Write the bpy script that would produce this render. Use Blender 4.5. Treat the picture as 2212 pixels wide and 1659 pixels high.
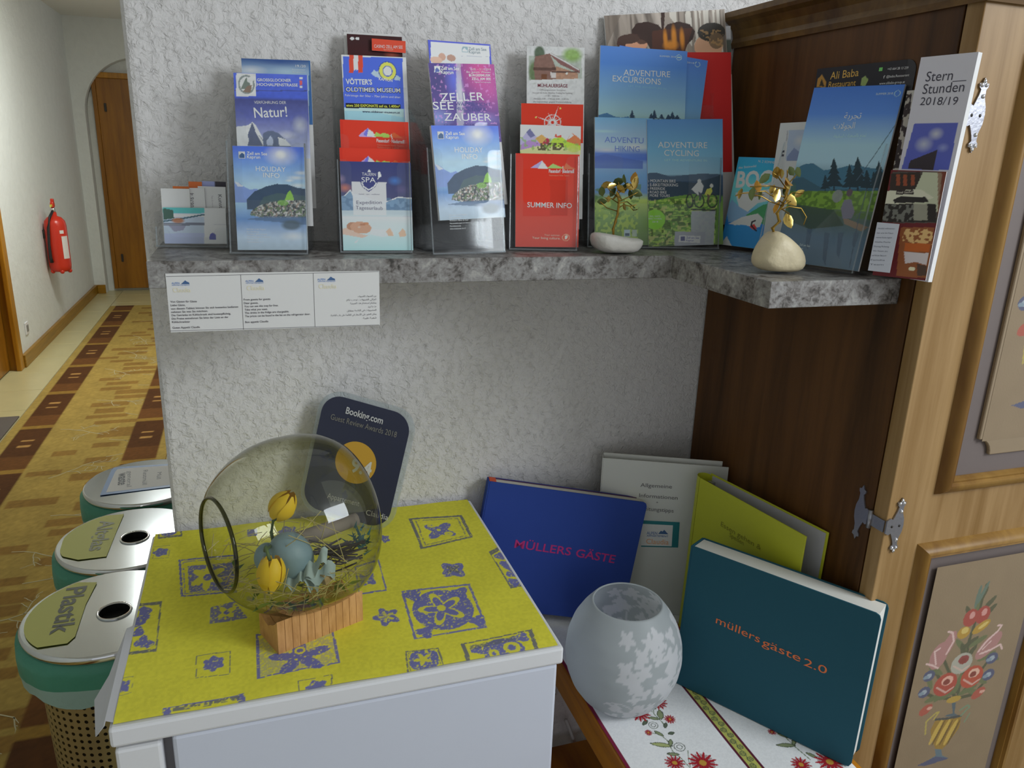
import bpy, bmesh, math, random
import numpy as np
from math import sin, cos, tan, pi, radians, sqrt, atan2
random.seed(7); rng = np.random.RandomState(11)
for o in list(bpy.data.objects): bpy.data.objects.remove(o)
scene = bpy.context.scene
col = scene.collection

# ---------------------------------------------------------------- camera
ZS = 1.335                                   # height of the shelf top
CAM = np.array([0.1524, -1.296, 1.484]); FPX = 1663.8
def cam_axes(yaw, pitch, roll):
    f = np.array([sin(yaw)*cos(pitch), cos(yaw)*cos(pitch), -sin(pitch)])
    r = np.array([cos(yaw), -sin(yaw), 0.0]); u = np.cross(r, f)
    return cos(roll)*r+sin(roll)*u, -sin(roll)*r+cos(roll)*u, f
CR, CU, CF = cam_axes(.3316, .2931, .034)
cd = bpy.data.cameras.new('camera'); cam = bpy.data.objects.new('camera', cd); col.objects.link(cam)
from mathutils import Matrix, Vector
M = Matrix.Identity(4)
for i in range(3):
    M[i][0], M[i][1], M[i][2], M[i][3] = CR[i], CU[i], -CF[i], CAM[i]
cam.matrix_world = M
cd.sensor_width = 36; cd.lens = 36*FPX/2212; cd.clip_start = .01; cd.clip_end = 50
scene.camera = cam

# ---------------------------------------------------------------- world, lights, exposure
wd = bpy.data.worlds.new('world'); scene.world = wd; wd.use_nodes = True
bg = wd.node_tree.nodes['Background']; bg.inputs[0].default_value = (.90, .94, 1.0, 1); bg.inputs[1].default_value = .58
def area(name, loc, target, sx, sy, power, colr):
    l = bpy.data.lights.new(name, 'AREA'); l.shape = 'RECTANGLE'; l.size = sx; l.size_y = sy; l.energy = power; l.color = colr
    o = bpy.data.objects.new(name, l); col.objects.link(o); o.location = loc
    d = Vector(target)-Vector(loc); o.rotation_euler = d.to_track_quat('-Z', 'Y').to_euler()
    return o
area('window_daylight', (2.15, -1.95, 2.25), (.55, 0, .95), .8, .95, 38, (.88, .95, 1.0))
area('corridor_ceiling_lamp', (-.36, 3.9, 2.46), (-.36, 3.9, 0), .45, .45, 33, (.97, 1.0, .95))
vs = scene.view_settings
vs.view_transform = 'Standard'; vs.look = 'None'; vs.exposure = 0.0; vs.gamma = 1.0; vs.use_curve_mapping = False

# ---------------------------------------------------------------- placing helpers
def ray(px, py): return CF+CR*(px-1106)/FPX-CU*(py-829.5)/FPX
def hit(px, py, p0, n):
    d = ray(px, py); return CAM+d*((np.asarray(p0)-CAM) @ n)/(d @ n)
def atY(px, py, y): return hit(px, py, (0, y, 0), np.array([0, 1., 0]))
def atX(px, py, x): return hit(px, py, (x, 0, 0), np.array([1., 0, 0]))
def atZ(px, py, z): return hit(px, py, (0, 0, z), np.array([0, 0, 1.]))
def nrm(a): a = np.asarray(a, float); return a/np.linalg.norm(a)

class Fr:
    """a flat local frame: a along u, b along v, c along the outward normal n"""
    def __init__(s, o, u, v, w=1, h=1):
        s.o = np.asarray(o, float); s.u = nrm(u); s.v = nrm(v); s.n = np.cross(s.u, s.v); s.w = w; s.h = h
    def T(s, P):
        P = np.asarray(P, float).reshape(-1, 3)
        return s.o+P[:, :1]*s.u+P[:, 1:2]*s.v+P[:, 2:3]*s.n
    def q(s, px, py):
        p = hit(px, py, s.o, s.n)-s.o; return (p @ s.u, p @ s.v)
def lean_axes(yaw, lean):
    yaw, lean = radians(yaw), radians(lean)
    u = np.array([cos(yaw), sin(yaw), 0]); back = np.array([-sin(yaw), cos(yaw), 0])
    return u, np.array([0, 0, 1.])*cos(lean)+back*sin(lean), back
def leaning(TL, TR, base, yaw, lean, h=None, bottom=None):
    """rectangle on a leaning plane through base, found from two measured top corners"""
    u, up, back = lean_axes(yaw, lean); n = np.cross(u, up)
    a = hit(*TL, base, n); b = hit(*TR, base, n); uu = nrm(b-a); v = np.cross(n, uu)
    if bottom is not None: h = (a-hit(*bottom, base, n)) @ v
    return Fr(a-v*h, uu, v, np.linalg.norm(b-a), h)
def standing(x, y, z, yaw, lean, w, h):
    u, up, back = lean_axes(yaw, lean); return Fr((x, y, z), u, up, w, h)

# ---------------------------------------------------------------- mesh helpers
WL = {}
def put(name, V, F, mat, parent=None, smooth=False, mats=None, fm=None, cols=None):
    V = np.asarray(V, float).reshape(-1, 3)
    if parent is not None: org = WL[parent]
    else: org = np.array([(V[:, 0].min()+V[:, 0].max())/2, (V[:, 1].min()+V[:, 1].max())/2, V[:, 2].min()])
    me = bpy.data.meshes.new(name); me.from_pydata((V-org).tolist(), [], [tuple(int(i) for i in f) for f in F])
    o = bpy.data.objects.new(name, me); col.objects.link(o)
    for m in (mats or [mat]): me.materials.append(m)
    if fm is not None: me.polygons.foreach_set('material_index', np.asarray(fm, np.int32))
    if smooth: me.polygons.foreach_set('use_smooth', np.ones(len(me.polygons), bool))
    if cols is not None:
        ca = me.color_attributes.new('Col', 'FLOAT_COLOR', 'POINT')
        c4 = np.ones((len(V), 4), np.float32); c4[:, :3] = cols; ca.data.foreach_set('color', c4.ravel())
    WL[o] = org
    if parent is not None: o.parent = parent
    else: o.location = org
    return o
def tag(o, label=None, cat=None, group=None, kind=None):
    if label: o['label'] = label
    if cat: o['category'] = cat
    if group: o['group'] = group
    if kind: o['kind'] = kind
    return o
def root(name, loc, label, cat, group=None):
    o = bpy.data.objects.new(name, None); col.objects.link(o); o.location = loc; o.empty_display_size = .05
    WL[o] = np.asarray(loc, float); return tag(o, label, cat, group)
BOXF = [(0, 3, 2, 1), (4, 5, 6, 7), (0, 1, 5, 4), (1, 2, 6, 5), (2, 3, 7, 6), (3, 0, 4, 7)]
class MB:
    def __init__(s): s.V = []; s.F = []; s.n = 0
    def add(s, V, F):
        V = np.asarray(V, float).reshape(-1, 3); s.V.append(V); s.F += [tuple(i+s.n for i in f) for f in F]; s.n += len(V); return s
    def box(s, x0, x1, y0, y1, z0, z1, fr=None):
        V = np.array([(x0, y0, z0), (x1, y0, z0), (x1, y1, z0), (x0, y1, z0), (x0, y0, z1), (x1, y0, z1), (x1, y1, z1), (x0, y1, z1)])
        return s.add(fr.T(V) if fr else V, BOXF)
    def prism(s, poly, c0, c1, fr):
        n = len(poly); p = np.asarray(poly, float)
        V = np.vstack([np.c_[p, np.full(n, c0)], np.c_[p, np.full(n, c1)]])
        F = [tuple(range(n-1, -1, -1)), tuple(range(n, 2*n))]+[(i, (i+1) % n, n+(i+1) % n, n+i) for i in range(n)]
        return s.add(fr.T(V), F)
    def tube(s, pts, r, k=6, cap=True):
        P = np.asarray(pts, float); n = len(P); rr = np.broadcast_to(np.asarray(r, float), (n,))
        t = np.gradient(P, axis=0); V = []; ref = np.array([.3, .2, .93])
        for i in range(n):
            d = nrm(t[i]+1e-9); a = np.cross(d, ref)
            if np.linalg.norm(a) < .1: a = np.cross(d, [1, 0, 0])
            a = nrm(a); b = np.cross(d, a)
            for j in range(k):
                w = 2*pi*j/k; V.append(P[i]+rr[i]*(cos(w)*a+sin(w)*b))
        F = [(i*k+j, i*k+(j+1) % k, (i+1)*k+(j+1) % k, (i+1)*k+j) for i in range(n-1) for j in range(k)]
        if cap: F += [tuple(range(k-1, -1, -1)), tuple((n-1)*k+j for j in range(k))]
        return s.add(V, F)
    def lathe(s, prof, k, o=(0, 0, 0), ax=None, close=False):
        # prof: (r, z); ax: 3x3 rows = x,y,z axes
        A = np.eye(3) if ax is None else np.asarray(ax); n = len(prof); V = []
        for r, z in prof:
            for j in range(k):
                w = 2*pi*j/k; V.append(np.asarray(o)+r*cos(w)*A[0]+r*sin(w)*A[1]+z*A[2])
        m = n if close else n-1
        F = [(i*k+j, i*k+(j+1) % k, ((i+1) % n)*k+(j+1) % k, ((i+1) % n)*k+j) for i in range(m) for j in range(k)]
        return s.add(V, F)
    def ball(s, c, r, k=8, m=5, sc=(1, 1, 1)):
        V = [(c[0], c[1], c[2]-r*sc[2])]; F = []
        for i in range(1, m):
            th = pi*i/m
            for j in range(k):
                V.append((c[0]+r*sc[0]*sin(th)*cos(2*pi*j/k), c[1]+r*sc[1]*sin(th)*sin(2*pi*j/k), c[2]-r*sc[2]*cos(th)))
        V.append((c[0], c[1], c[2]+r*sc[2])); t = len(V)-1
        F += [(0, 1+(j+1) % k, 1+j) for j in range(k)]
        for i in range(m-2):
            F += [(1+i*k+j, 1+i*k+(j+1) % k, 1+(i+1)*k+(j+1) % k, 1+(i+1)*k+j) for j in range(k)]
        F += [(t, 1+(m-2)*k+j, 1+(m-2)*k+(j+1) % k) for j in range(k)]
        return s.add(V, F)
    def out(s, name, mat, parent=None, smooth=False, cols=None): return put(name, np.vstack(s.V), s.F, mat, parent, smooth, cols=cols)
def bev(o, w=.003, seg=2):
    m = o.modifiers.new('bevel', 'BEVEL'); m.width = w; m.segments = seg; m.limit_method = 'ANGLE'; m.angle_limit = radians(40); return o
def smooth_by_angle(o, a=35):
    me = o.data; me.polygons.foreach_set('use_smooth', np.ones(len(me.polygons), bool))
    me.set_sharp_from_angle(angle=radians(a)); return o
def box(name, x0, x1, y0, y1, z0, z1, mat, parent=None, b=0, fr=None):
    o = MB().box(x0, x1, y0, y1, z0, z1, fr).out(name, mat, parent)
    if b: bev(o, b)
    return o
def grid(name, fr, a0, a1, b0, b1, cell, paint, mat, parent, c=.0002, disp=None):
    nx = max(2, int((a1-a0)/cell)+1); ny = max(2, int((b1-b0)/cell)+1)
    A, B = np.meshgrid(np.linspace(a0, a1, nx), np.linspace(b0, b1, ny)); cv = Canvas(A, B, fr)
    paint(cv)
    Cc = np.full(A.shape, c) if disp is None else disp(A, B)+c
    V = fr.T(np.c_[A.ravel(), B.ravel(), Cc.ravel()])
    i = np.arange(nx-1)[None, :]+np.arange(ny-1)[:, None]*nx
    F = np.stack([i, i+1, i+1+nx, i+nx], -1).reshape(-1, 4)
    org = WL[parent]; me = bpy.data.meshes.new(name)
    me.vertices.add(len(V)); me.vertices.foreach_set('co', (V-org).astype(np.float32).ravel())
    me.loops.add(F.size); me.loops.foreach_set('vertex_index', F.astype(np.int32).ravel())
    me.polygons.add(len(F)); me.polygons.foreach_set('loop_start', np.arange(0, F.size, 4, dtype=np.int32))
    me.polygons.foreach_set('use_smooth', np.ones(len(F), bool))
    me.update(calc_edges=True); me.materials.append(mat)
    ca = me.color_attributes.new('Col', 'FLOAT_COLOR', 'POINT')
    c4 = np.ones((len(V), 4), np.float32); c4[:, :3] = np.clip(cv.I.reshape(-1, 3), 0, .92); ca.data.foreach_set('color', c4.ravel())
    o = bpy.data.objects.new(name, me); col.objects.link(o); o.parent = parent; WL[o] = org
    return o

# ---------------------------------------------------------------- printed artwork (flat colour on paper and cloth)
def lin(c):
    c = np.asarray([int(c[i:i+2], 16) for i in (0, 2, 4)], float)/255 if isinstance(c, str) else np.asarray(c, float)
    return np.where(c <= .04045, c/12.92, ((c+.055)/1.055)**2.4)
LIT = [.46]
def ink(c):                                   # reflectance of a colour read in this room's light
    return np.clip(lin(c)/LIT[0], 0, .9)
def vnoise(A, B, s, seed=0):
    r = np.random.RandomState(seed); n = 64; g = r.rand(n, n)
    x = A/s; y = B/s; xi = np.floor(x).astype(int); yi = np.floor(y).astype(int); fx = x-xi; fy = y-yi
    fx = fx*fx*(3-2*fx); fy = fy*fy*(3-2*fy)
    G = lambda i, j: g[(i) % n, (j) % n]
    return (G(xi, yi)*(1-fx)+G(xi+1, yi)*fx)*(1-fy)+(G(xi, yi+1)*(1-fx)+G(xi+1, yi+1)*fx)*fy
class Canvas:
    def __init__(s, A, B, fr): s.A = A; s.B = B; s.fr = fr; s.I = np.ones(A.shape+(3,))*.8; s.z = lambda x, y: (x, y)
    def pt(s, p): return s.fr.q(*s.z(*p))
    def pts(s, P): return np.array([s.pt(p) for p in P])
    def mix(s, m, c, al=1.0):
        m = (np.asarray(m, float)*al)[..., None]; s.I = s.I*(1-m)+(ink(c) if isinstance(c, str) else c)*m; return s
    def fill(s, c): s.I[:] = ink(c); return s
    def vg(s, stops, m=None):                 # vertical run of colours, stops = (b fraction of frame height, colour)
        t = s.B/s.fr.h; xs = [a for a, _ in stops]; cs = np.array([ink(c) for _, c in stops])
        J = np.stack([np.interp(t, xs, cs[:, k]) for k in range(3)], -1)
        s.I = J if m is None else np.where(m[..., None], J, s.I); return s
    def inside(s, P, px=True):
        P = s.pts(P) if px else np.asarray(P); r = np.zeros(s.A.shape, bool); n = len(P)
        for i in range(n):
            x0, y0 = P[i]; x1, y1 = P[(i+1) % n]
            if y0 == y1: continue
            c = ((y0 > s.B) != (y1 > s.B)) & (s.A < (x1-x0)*(s.B-y0)/(y1-y0)+x0); r ^= c
        return r
    def poly(s, P, c, al=1.0): return s.mix(s.inside(P), c, al)
    def rect(s, x0, y0, x1, y1, c, al=1.0): return s.poly([(x0, y0), (x1, y0), (x1, y1), (x0, y1)], c, al)
    def ell(s, x, y, rx, ry, c, al=1.0, soft=0, rot=0):
        a, b = s.pt((x, y)); a1, b1 = s.pt((x+rx, y)); a2, b2 = s.pt((x, y+ry))
        ra = math.hypot(a1-a, b1-b); rb = math.hypot(a2-a, b2-b); dx = s.A-a; dy = s.B-b
        X = dx*cos(rot)+dy*sin(rot); Y = -dx*sin(rot)+dy*cos(rot); d = np.sqrt((X/ra)**2+(Y/rb)**2)
        return s.mix(np.clip((1-d)/soft, 0, 1) if soft else d < 1, c, al)
    def line(s, P, wpx, c, al=1.0):
        Q = s.pts(P); a = s.pt(P[0]); b = s.pt((P[0][0]+wpx, P[0][1])); w = math.hypot(b[0]-a[0], b[1]-a[1])/2; m = np.zeros(s.A.shape, bool)
        for i in range(len(Q)-1):
            d = Q[i+1]-Q[i]; L = d @ d+1e-12; t = np.clip(((s.A-Q[i][0])*d[0]+(s.B-Q[i][1])*d[1])/L, 0, 1)
            m |= (s.A-Q[i][0]-t*d[0])**2+(s.B-Q[i][1]-t*d[1])**2 < w*w
        return s.mix(m, c, al)
    def ridge(s, P, c, al=1.0, bottom=None):  # fill below a measured skyline
        x0, x1 = P[0][0], P[-1][0]; yb = bottom if bottom is not None else max(p[1] for p in P)+400
        return s.poly(list(P)+[(x1, yb), (x0, yb)], c, al)
    def grain(s, m, sc, c, th=.55, seed=1, al=1.0, sy=None):
        return s.mix(m & (vnoise(s.A, s.B*(sc/sy if sy else 1), sc, seed) > th), c, al)
    def var(s, sc, k, seed=3): s.I = s.I*(1+k*(vnoise(s.A, s.B, sc, seed)-.5))[..., None]; return s
    def tree(s, x, y, hh, ww, c):
        for k in range(4):
            t = k/4; s.poly([(x, y-hh+t*hh*.75-hh*.05), (x-ww*(.35+.22*k)/1.1, y-hh+t*hh*.8+hh*.26), (x+ww*(.35+.22*k)/1.1, y-hh+t*hh*.8+hh*.26)], c)
        return s.line([(x, y-hh*.3), (x, y)], ww*.15, c)
TEXTS = []
def txt(parent, fr, s, p0, p1, ht, c, z=None, off=.00045, bold=0, lit=None, thin=None):
    """lettering: baseline starts at p0, ends at p1 (measured points on the surface), ht = capital height in the same units"""
    z = z or (lambda x, y: (x, y)); a = np.array(fr.q(*z(*p0))); b = np.array(fr.q(*z(*p1)))
    t = np.array(fr.q(*z(p0[0], p0[1]-ht))); TEXTS.append((parent, fr, s, a, b, np.linalg.norm(t-a), ink(c) if isinstance(c, str) else np.asarray(c), off, bold))
def txtm(parent, fr, s, a, b, ht, c, off=.00045, bold=0):
    TEXTS.append((parent, fr, s, np.asarray(a, float), np.asarray(b, float), ht, ink(c) if isinstance(c, str) else np.asarray(c), off, bold))
def flush_texts():
    cs = {}
    for T in TEXTS:
        k = (T[2], T[8])
        if k in cs: continue
        cu = bpy.data.curves.new('lettering_source', 'FONT'); cu.body = T[2]; cu.size = 1; cu.resolution_u = 3; cu.offset = T[8]; cu.fill_mode = 'FRONT'
        ob = bpy.data.objects.new('lettering_source', cu); col.objects.link(ob); cs[k] = ob
    dg = bpy.context.evaluated_depsgraph_get(); geo = {}
    for k, ob in cs.items():
        ev = ob.evaluated_get(dg); me = ev.to_mesh(); V = np.array([v.co[:2] for v in me.vertices]).reshape(-1, 2); geo[k] = (V, [tuple(p.vertices) for p in me.polygons]); ev.to_mesh_clear()
    per = {}
    for (pa, fr, s, a, b, ht, c, off, bold) in TEXTS:
        V, F = geo[(s, bold)]
        if not len(V): continue
        x0, x1 = V[:, 0].min(), V[:, 0].max(); d = b-a; L = np.linalg.norm(d); e = d/L; n = np.array([-e[1], e[0]])
        X = (V[:, :1]-x0)/(x1-x0)*L*e+V[:, 1:2]/.73*ht*n+a
        put('lettering', fr.T(np.c_[X, np.full(len(X), off)]), F, MAT['print'], pa, cols=np.repeat(c[None], len(X), 0))
    for ob in cs.values():
        cu = ob.data; bpy.data.objects.remove(ob); bpy.data.curves.remove(cu)

# ---------------------------------------------------------------- materials
MAT = {}
def nodes(name):
    m = bpy.data.materials.new(name); m.use_nodes = True; nt = m.node_tree; return m, nt, nt.nodes['Principled BSDF']
def N(nt, t, **kw):
    n = nt.nodes.new(t)
    for k, v in kw.items():
        if k in n.inputs: n.inputs[k].default_value = v
        else: setattr(n, k, v)
    return n
def L(nt, a, b): nt.links.new(a, b)
def plain(name, c, rough=.5, metal=0, spec=.5, bump=None, var=0, vs=20, **kw):
    m, nt, p = nodes(name); c = lin(c) if isinstance(c, str) else c
    p.inputs['Base Color'].default_value = (*c, 1); p.inputs['Roughness'].default_value = rough; p.inputs['Metallic'].default_value = metal; p.inputs['Specular IOR Level'].default_value = spec
    for k, v in kw.items(): p.inputs[k].default_value = v
    tc = N(nt, 'ShaderNodeTexCoord')
    if var:
        nz = N(nt, 'ShaderNodeTexNoise', Scale=vs, Detail=4); L(nt, tc.outputs['Object'], nz.inputs['Vector'])
        mx = N(nt, 'ShaderNodeMix', data_type='RGBA'); L(nt, nz.outputs['Fac'], mx.inputs[0])
        mx.inputs[6].default_value = (*(np.asarray(c)*(1-var)), 1); mx.inputs[7].default_value = (*np.clip(np.asarray(c)*(1+var), 0, .95), 1); L(nt, mx.outputs[2], p.inputs['Base Color'])
    if bump:
        nz = N(nt, 'ShaderNodeTexNoise', Scale=bump[0], Detail=3); L(nt, tc.outputs['Object'], nz.inputs['Vector'])
        bp = N(nt, 'ShaderNodeBump', Strength=bump[1], Distance=bump[2] if len(bump) > 2 else .002); L(nt, nz.outputs['Fac'], bp.inputs['Height']); L(nt, bp.outputs['Normal'], p.inputs['Normal'])
    MAT[name] = m; return m
def printed(name, rough, bump=None):
    m, nt, p = nodes(name); at = N(nt, 'ShaderNodeAttribute', attribute_name='Col'); L(nt, at.outputs['Color'], p.inputs['Base Color'])
    p.inputs['Roughness'].default_value = rough; p.inputs['Specular IOR Level'].default_value = .35
    if bump:
        tc = N(nt, 'ShaderNodeTexCoord'); nz = N(nt, 'ShaderNodeTexNoise', Scale=bump[0], Detail=2); L(nt, tc.outputs['Object'], nz.inputs['Vector'])
        bp = N(nt, 'ShaderNodeBump', Strength=bump[1], Distance=.001); L(nt, nz.outputs['Fac'], bp.inputs['Height']); L(nt, bp.outputs['Normal'], p.inputs['Normal'])
    MAT[name] = m; return m
def plaster(name, c, sc, dist, st=1.0):
    m, nt, p = nodes(name); tc = N(nt, 'ShaderNodeTexCoord'); p.inputs['Roughness'].default_value = .9; p.inputs['Specular IOR Level'].default_value = .15
    n1 = N(nt, 'ShaderNodeTexNoise', Scale=sc, Detail=5, Roughness=.55, Distortion=1.3); L(nt, tc.outputs['Object'], n1.inputs['Vector'])
    n2 = N(nt, 'ShaderNodeTexNoise', Scale=sc*.28, Detail=3, Distortion=.8); L(nt, tc.outputs['Object'], n2.inputs['Vector'])
    vo = N(nt, 'ShaderNodeTexVoronoi', Scale=sc*.7, feature='SMOOTH_F1'); L(nt, n1.outputs['Color'], vo.inputs['Vector'])
    mp = N(nt, 'ShaderNodeVectorMath', operation='MULTIPLY_ADD'); L(nt, n1.outputs['Color'], mp.inputs[0]); mp.inputs[1].default_value = (.03,)*3; L(nt, tc.outputs['Object'], mp.inputs[2]); L(nt, mp.outputs[0], vo.inputs['Vector'])
    a = N(nt, 'ShaderNodeMath', operation='MULTIPLY_ADD'); L(nt, n1.outputs['Fac'], a.inputs[0]); a.inputs[1].default_value = .8; L(nt, vo.outputs['Distance'], a.inputs[2])
    b = N(nt, 'ShaderNodeMath', operation='MULTIPLY_ADD'); L(nt, n2.outputs['Fac'], b.inputs[0]); b.inputs[1].default_value = .9; L(nt, a.outputs[0], b.inputs[2])
    bp = N(nt, 'ShaderNodeBump', Strength=st, Distance=dist); L(nt, b.outputs[0], bp.inputs['Height']); L(nt, bp.outputs['Normal'], p.inputs['Normal'])
    mx = N(nt, 'ShaderNodeMix', data_type='RGBA'); L(nt, n2.outputs['Fac'], mx.inputs[0]); c = np.asarray(c)
    mx.inputs[6].default_value = (*(c*.94), 1); mx.inputs[7].default_value = (*np.clip(c*1.05, 0, .95), 1); L(nt, mx.outputs[2], p.inputs['Base Color'])
    MAT[name] = m; return m
def wood(name, c1, c2, sc=(60, 60, 3), rough=.45, fine=4, bump=.15, spec=.4):
    m, nt, p = nodes(name); tc = N(nt, 'ShaderNodeTexCoord'); mp = N(nt, 'ShaderNodeMapping'); mp.inputs['Scale'].default_value = sc; L(nt, tc.outputs['Object'], mp.inputs['Vector'])
    n1 = N(nt, 'ShaderNodeTexNoise', Scale=1, Detail=fine, Roughness=.6, Distortion=.4); L(nt, mp.outputs[0], n1.inputs['Vector'])
    mp2 = N(nt, 'ShaderNodeMapping'); mp2.inputs['Scale'].default_value = tuple(s*.18 for s in sc); L(nt, tc.outputs['Object'], mp2.inputs['Vector'])
    n2 = N(nt, 'ShaderNodeTexNoise', Scale=1, Detail=2, Distortion=1.2); L(nt, mp2.outputs[0], n2.inputs['Vector'])
    ad = N(nt, 'ShaderNodeMath', operation='MULTIPLY_ADD'); L(nt, n2.outputs['Fac'], ad.inputs[0]); ad.inputs[1].default_value = .7; L(nt, n1.outputs['Fac'], ad.inputs[2])
    rp = N(nt, 'ShaderNodeValToRGB'); L(nt, ad.outputs[0], rp.inputs[0]); e = rp.color_ramp.elements; e[0].position = .55; e[1].position = 1.1 if False else 1.0
    e[0].color = (*lin(c1), 1); e[1].color = (*lin(c2), 1); L(nt, rp.outputs[0], p.inputs['Base Color'])
    bp = N(nt, 'ShaderNodeBump', Strength=bump, Distance=.001); L(nt, n1.outputs['Fac'], bp.inputs['Height']); L(nt, bp.outputs['Normal'], p.inputs['Normal'])
    p.inputs['Roughness'].default_value = rough; p.inputs['Specular IOR Level'].default_value = spec; MAT[name] = m; return m
def clear(name, tint, rough=.04, ior=1.45, gl=1.0, haze=0, hazec=(.8, .82, .85), edge=.75, tint2=None, tp=3.0):
    m = bpy.data.materials.new(name); m.use_nodes = True; nt = m.node_tree; nt.nodes.clear()
    out = N(nt, 'ShaderNodeOutputMaterial'); tr = N(nt, 'ShaderNodeBsdfTransparent'); tr.inputs[0].default_value = (*tint, 1)
    gs = N(nt, 'ShaderNodeBsdfGlossy'); gs.inputs['Roughness'].default_value = rough; gs.inputs[0].default_value = (gl, gl, gl, 1)
    lw = N(nt, 'ShaderNodeLayerWeight'); lw.inputs[0].default_value = .5; pw = N(nt, 'ShaderNodeMath', operation='POWER'); L(nt, lw.outputs['Facing'], pw.inputs[0]); pw.inputs[1].default_value = 4.0
    f0 = ((ior-1)/(ior+1))**2; fr = N(nt, 'ShaderNodeMath', operation='MULTIPLY_ADD'); L(nt, pw.outputs[0], fr.inputs[0]); fr.inputs[1].default_value = edge; fr.inputs[2].default_value = f0
    mx = N(nt, 'ShaderNodeMixShader'); L(nt, fr.outputs[0], mx.inputs[0]); L(nt, tr.outputs[0], mx.inputs[1]); L(nt, gs.outputs[0], mx.inputs[2]); last = mx
    if tint2 is not None:                    # longer way through the glass towards the rim of the silhouette
        p2 = N(nt, 'ShaderNodeMath', operation='POWER'); L(nt, lw.outputs['Facing'], p2.inputs[0]); p2.inputs[1].default_value = tp
        tm = N(nt, 'ShaderNodeMix', data_type='RGBA'); L(nt, p2.outputs[0], tm.inputs[0]); tm.inputs[6].default_value = (*tint, 1); tm.inputs[7].default_value = (*tint2, 1); L(nt, tm.outputs[2], tr.inputs[0])
    if haze:
        df = N(nt, 'ShaderNodeBsdfDiffuse'); df.inputs[0].default_value = (*hazec, 1); m2 = N(nt, 'ShaderNodeMixShader'); m2.inputs[0].default_value = haze
        L(nt, mx.outputs[0], m2.inputs[1]); L(nt, df.outputs[0], m2.inputs[2]); last = m2
    L(nt, last.outputs[0], out.inputs[0]); MAT[name] = m; return m
printed('print', .45); printed('cloth_print', .9, (900, .25)); printed('carpet_print', .95, (500, .5)); printed('paint_on_wood', .5, (300, .15)); printed('matte_print', .75)
plaster('plaster_main', (.80, .775, .77), 100, .0026, 1.0)
plaster('plaster_corridor', (.76, .79, .76), 45, .003, .7)
plain('ceiling_paint', (.78, .78, .72), .9)
plain('white_paper', (.80, .79, .78), .7); plain('white_enamel', (.66, .69, .79), .3, var=.02, vs=6); plain('white_plastic', (.78, .78, .80), .4)
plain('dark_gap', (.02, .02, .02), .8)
plain('grey_seal', (.18, .17, .18), .6)
plain('black', (.015, .015, .017), .5)
clear('acrylic', (.985, .99, .992), .06, 1.30, .75, .010, edge=.30); clear('acrylic_edge', (.86, .9, .92), .1, 1.5, .9, .14, edge=.5)
clear('bowl_glass', (.90, .90, .82), .015, 1.45, 1.0, .006, (.7, .7, .6), .8, (.13, .13, .05), 2.7); clear('bowl_rim_glass', (.30, .30, .17), .03, 1.5)
# ================================================================ the room
W = .995; DW = -.520                          # wardrobe side x, wardrobe front y
wb = MB().box(0, 3.2, 0, 6.45, 0, 2.53).out('wall_back', MAT['plaster_main']); tag(wb, kind='structure', label='rough white plastered wall above fridge'); bev(wb, .012, 3)
plain('screed', (.30, .27, .20), .8)
fl = box('floor', -1.9, 3.2, -4, 7.6, -.05, -.004, MAT['screed']); tag(fl, kind='structure')
tag(box('ceiling', -1.9, 3.2, -4, 7.6, 2.53, 2.6, MAT['ceiling_paint']), kind='structure')
# corridor left wall with a door opening between y = 3.45 and 4.40
wl = MB().box(-1.5, -1.33, 4.40, 7.6, 0, 2.53).box(-1.5, -1.33, 3.35, 4.40, 2.07, 2.53).box(-1.5, -1.33, -4, 3.35, 0, 2.53).out('wall_left', MAT['plaster_corridor']); tag(wl, kind='structure')
# end wall with an arched niche
def arch_wall():
    X0, X1, YF, YB = -1.33, 0.0, 7.2, 7.34; xc, zc, r = -.72, 1.70, .51; ZT = 2.53
    n = 24; th = [pi-pi*i/n for i in range(n+1)]; arc = [(xc+r*cos(t), zc+r*sin(t)) for t in th]
    m = MB()
    def q(a, b, c, d): m.add([a, b, c, d], [(0, 1, 2, 3)])
    q((X0, YF, 0), (xc-r, YF, 0), (xc-r, YF, zc), (X0, YF, zc)); q((xc+r, YF, 0), (X1, YF, 0), (X1, YF, zc), (xc+r, YF, zc))
    q((X0, YF, zc), (xc-r, YF, zc), (xc-r, YF, ZT), (X0, YF, ZT)); q((xc+r, YF, zc), (X1, YF, zc), (X1, YF, ZT), (xc+r, YF, ZT))
    for i in range(n):
        (a, za), (b, zb) = arc[i], arc[i+1]; q((a, YF, za), (b, YF, zb), (b, YF, ZT), (a, YF, ZT)); q((a, YF, za), (a, YB, za), (b, YB, zb), (b, YF, zb))
    q((xc-r, YF, 0), (xc-r, YB, 0), (xc-r, YB, zc), (xc-r, YF, zc)); q((xc+r, YB, 0), (xc+r, YF, 0), (xc+r, YF, zc), (xc+r, YB, zc))
    q((X0, YB, 0), (X1, YB, 0), (X1, YB, ZT), (X0, YB, ZT))
    return m.out('wall_end', MAT['plaster_corridor'])
tag(arch_wall(), kind='structure', label='white end wall with a shallow arched niche')
wood('door_oak', '74490f', '9c681a', (25, 25, 2), .35, 5, .1); wood('frame_oak', '8f5f10', 'b98221', (30, 30, 2.5), .32, 5, .1); wood('skirting_oak', '7d5a14', 'a5791f', (3, 3, 60), .35, 4, .1)
plain('iron', (.05, .045, .04), .5, .6)
d1 = root('door_1', (-.76, 7.33, 0), 'brown wooden door in the arched niche at corridor end', 'door'); d1['kind'] = 'structure'; del d1['category']
box('door_leaf', -1.13, -.40, 7.285, 7.325, .03, 2.02, MAT['door_oak'], d1, .004); box('door_head', -1.16, -.36, 7.27, 7.335, 2.02, 2.07, MAT['frame_oak'], d1, .004)
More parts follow.
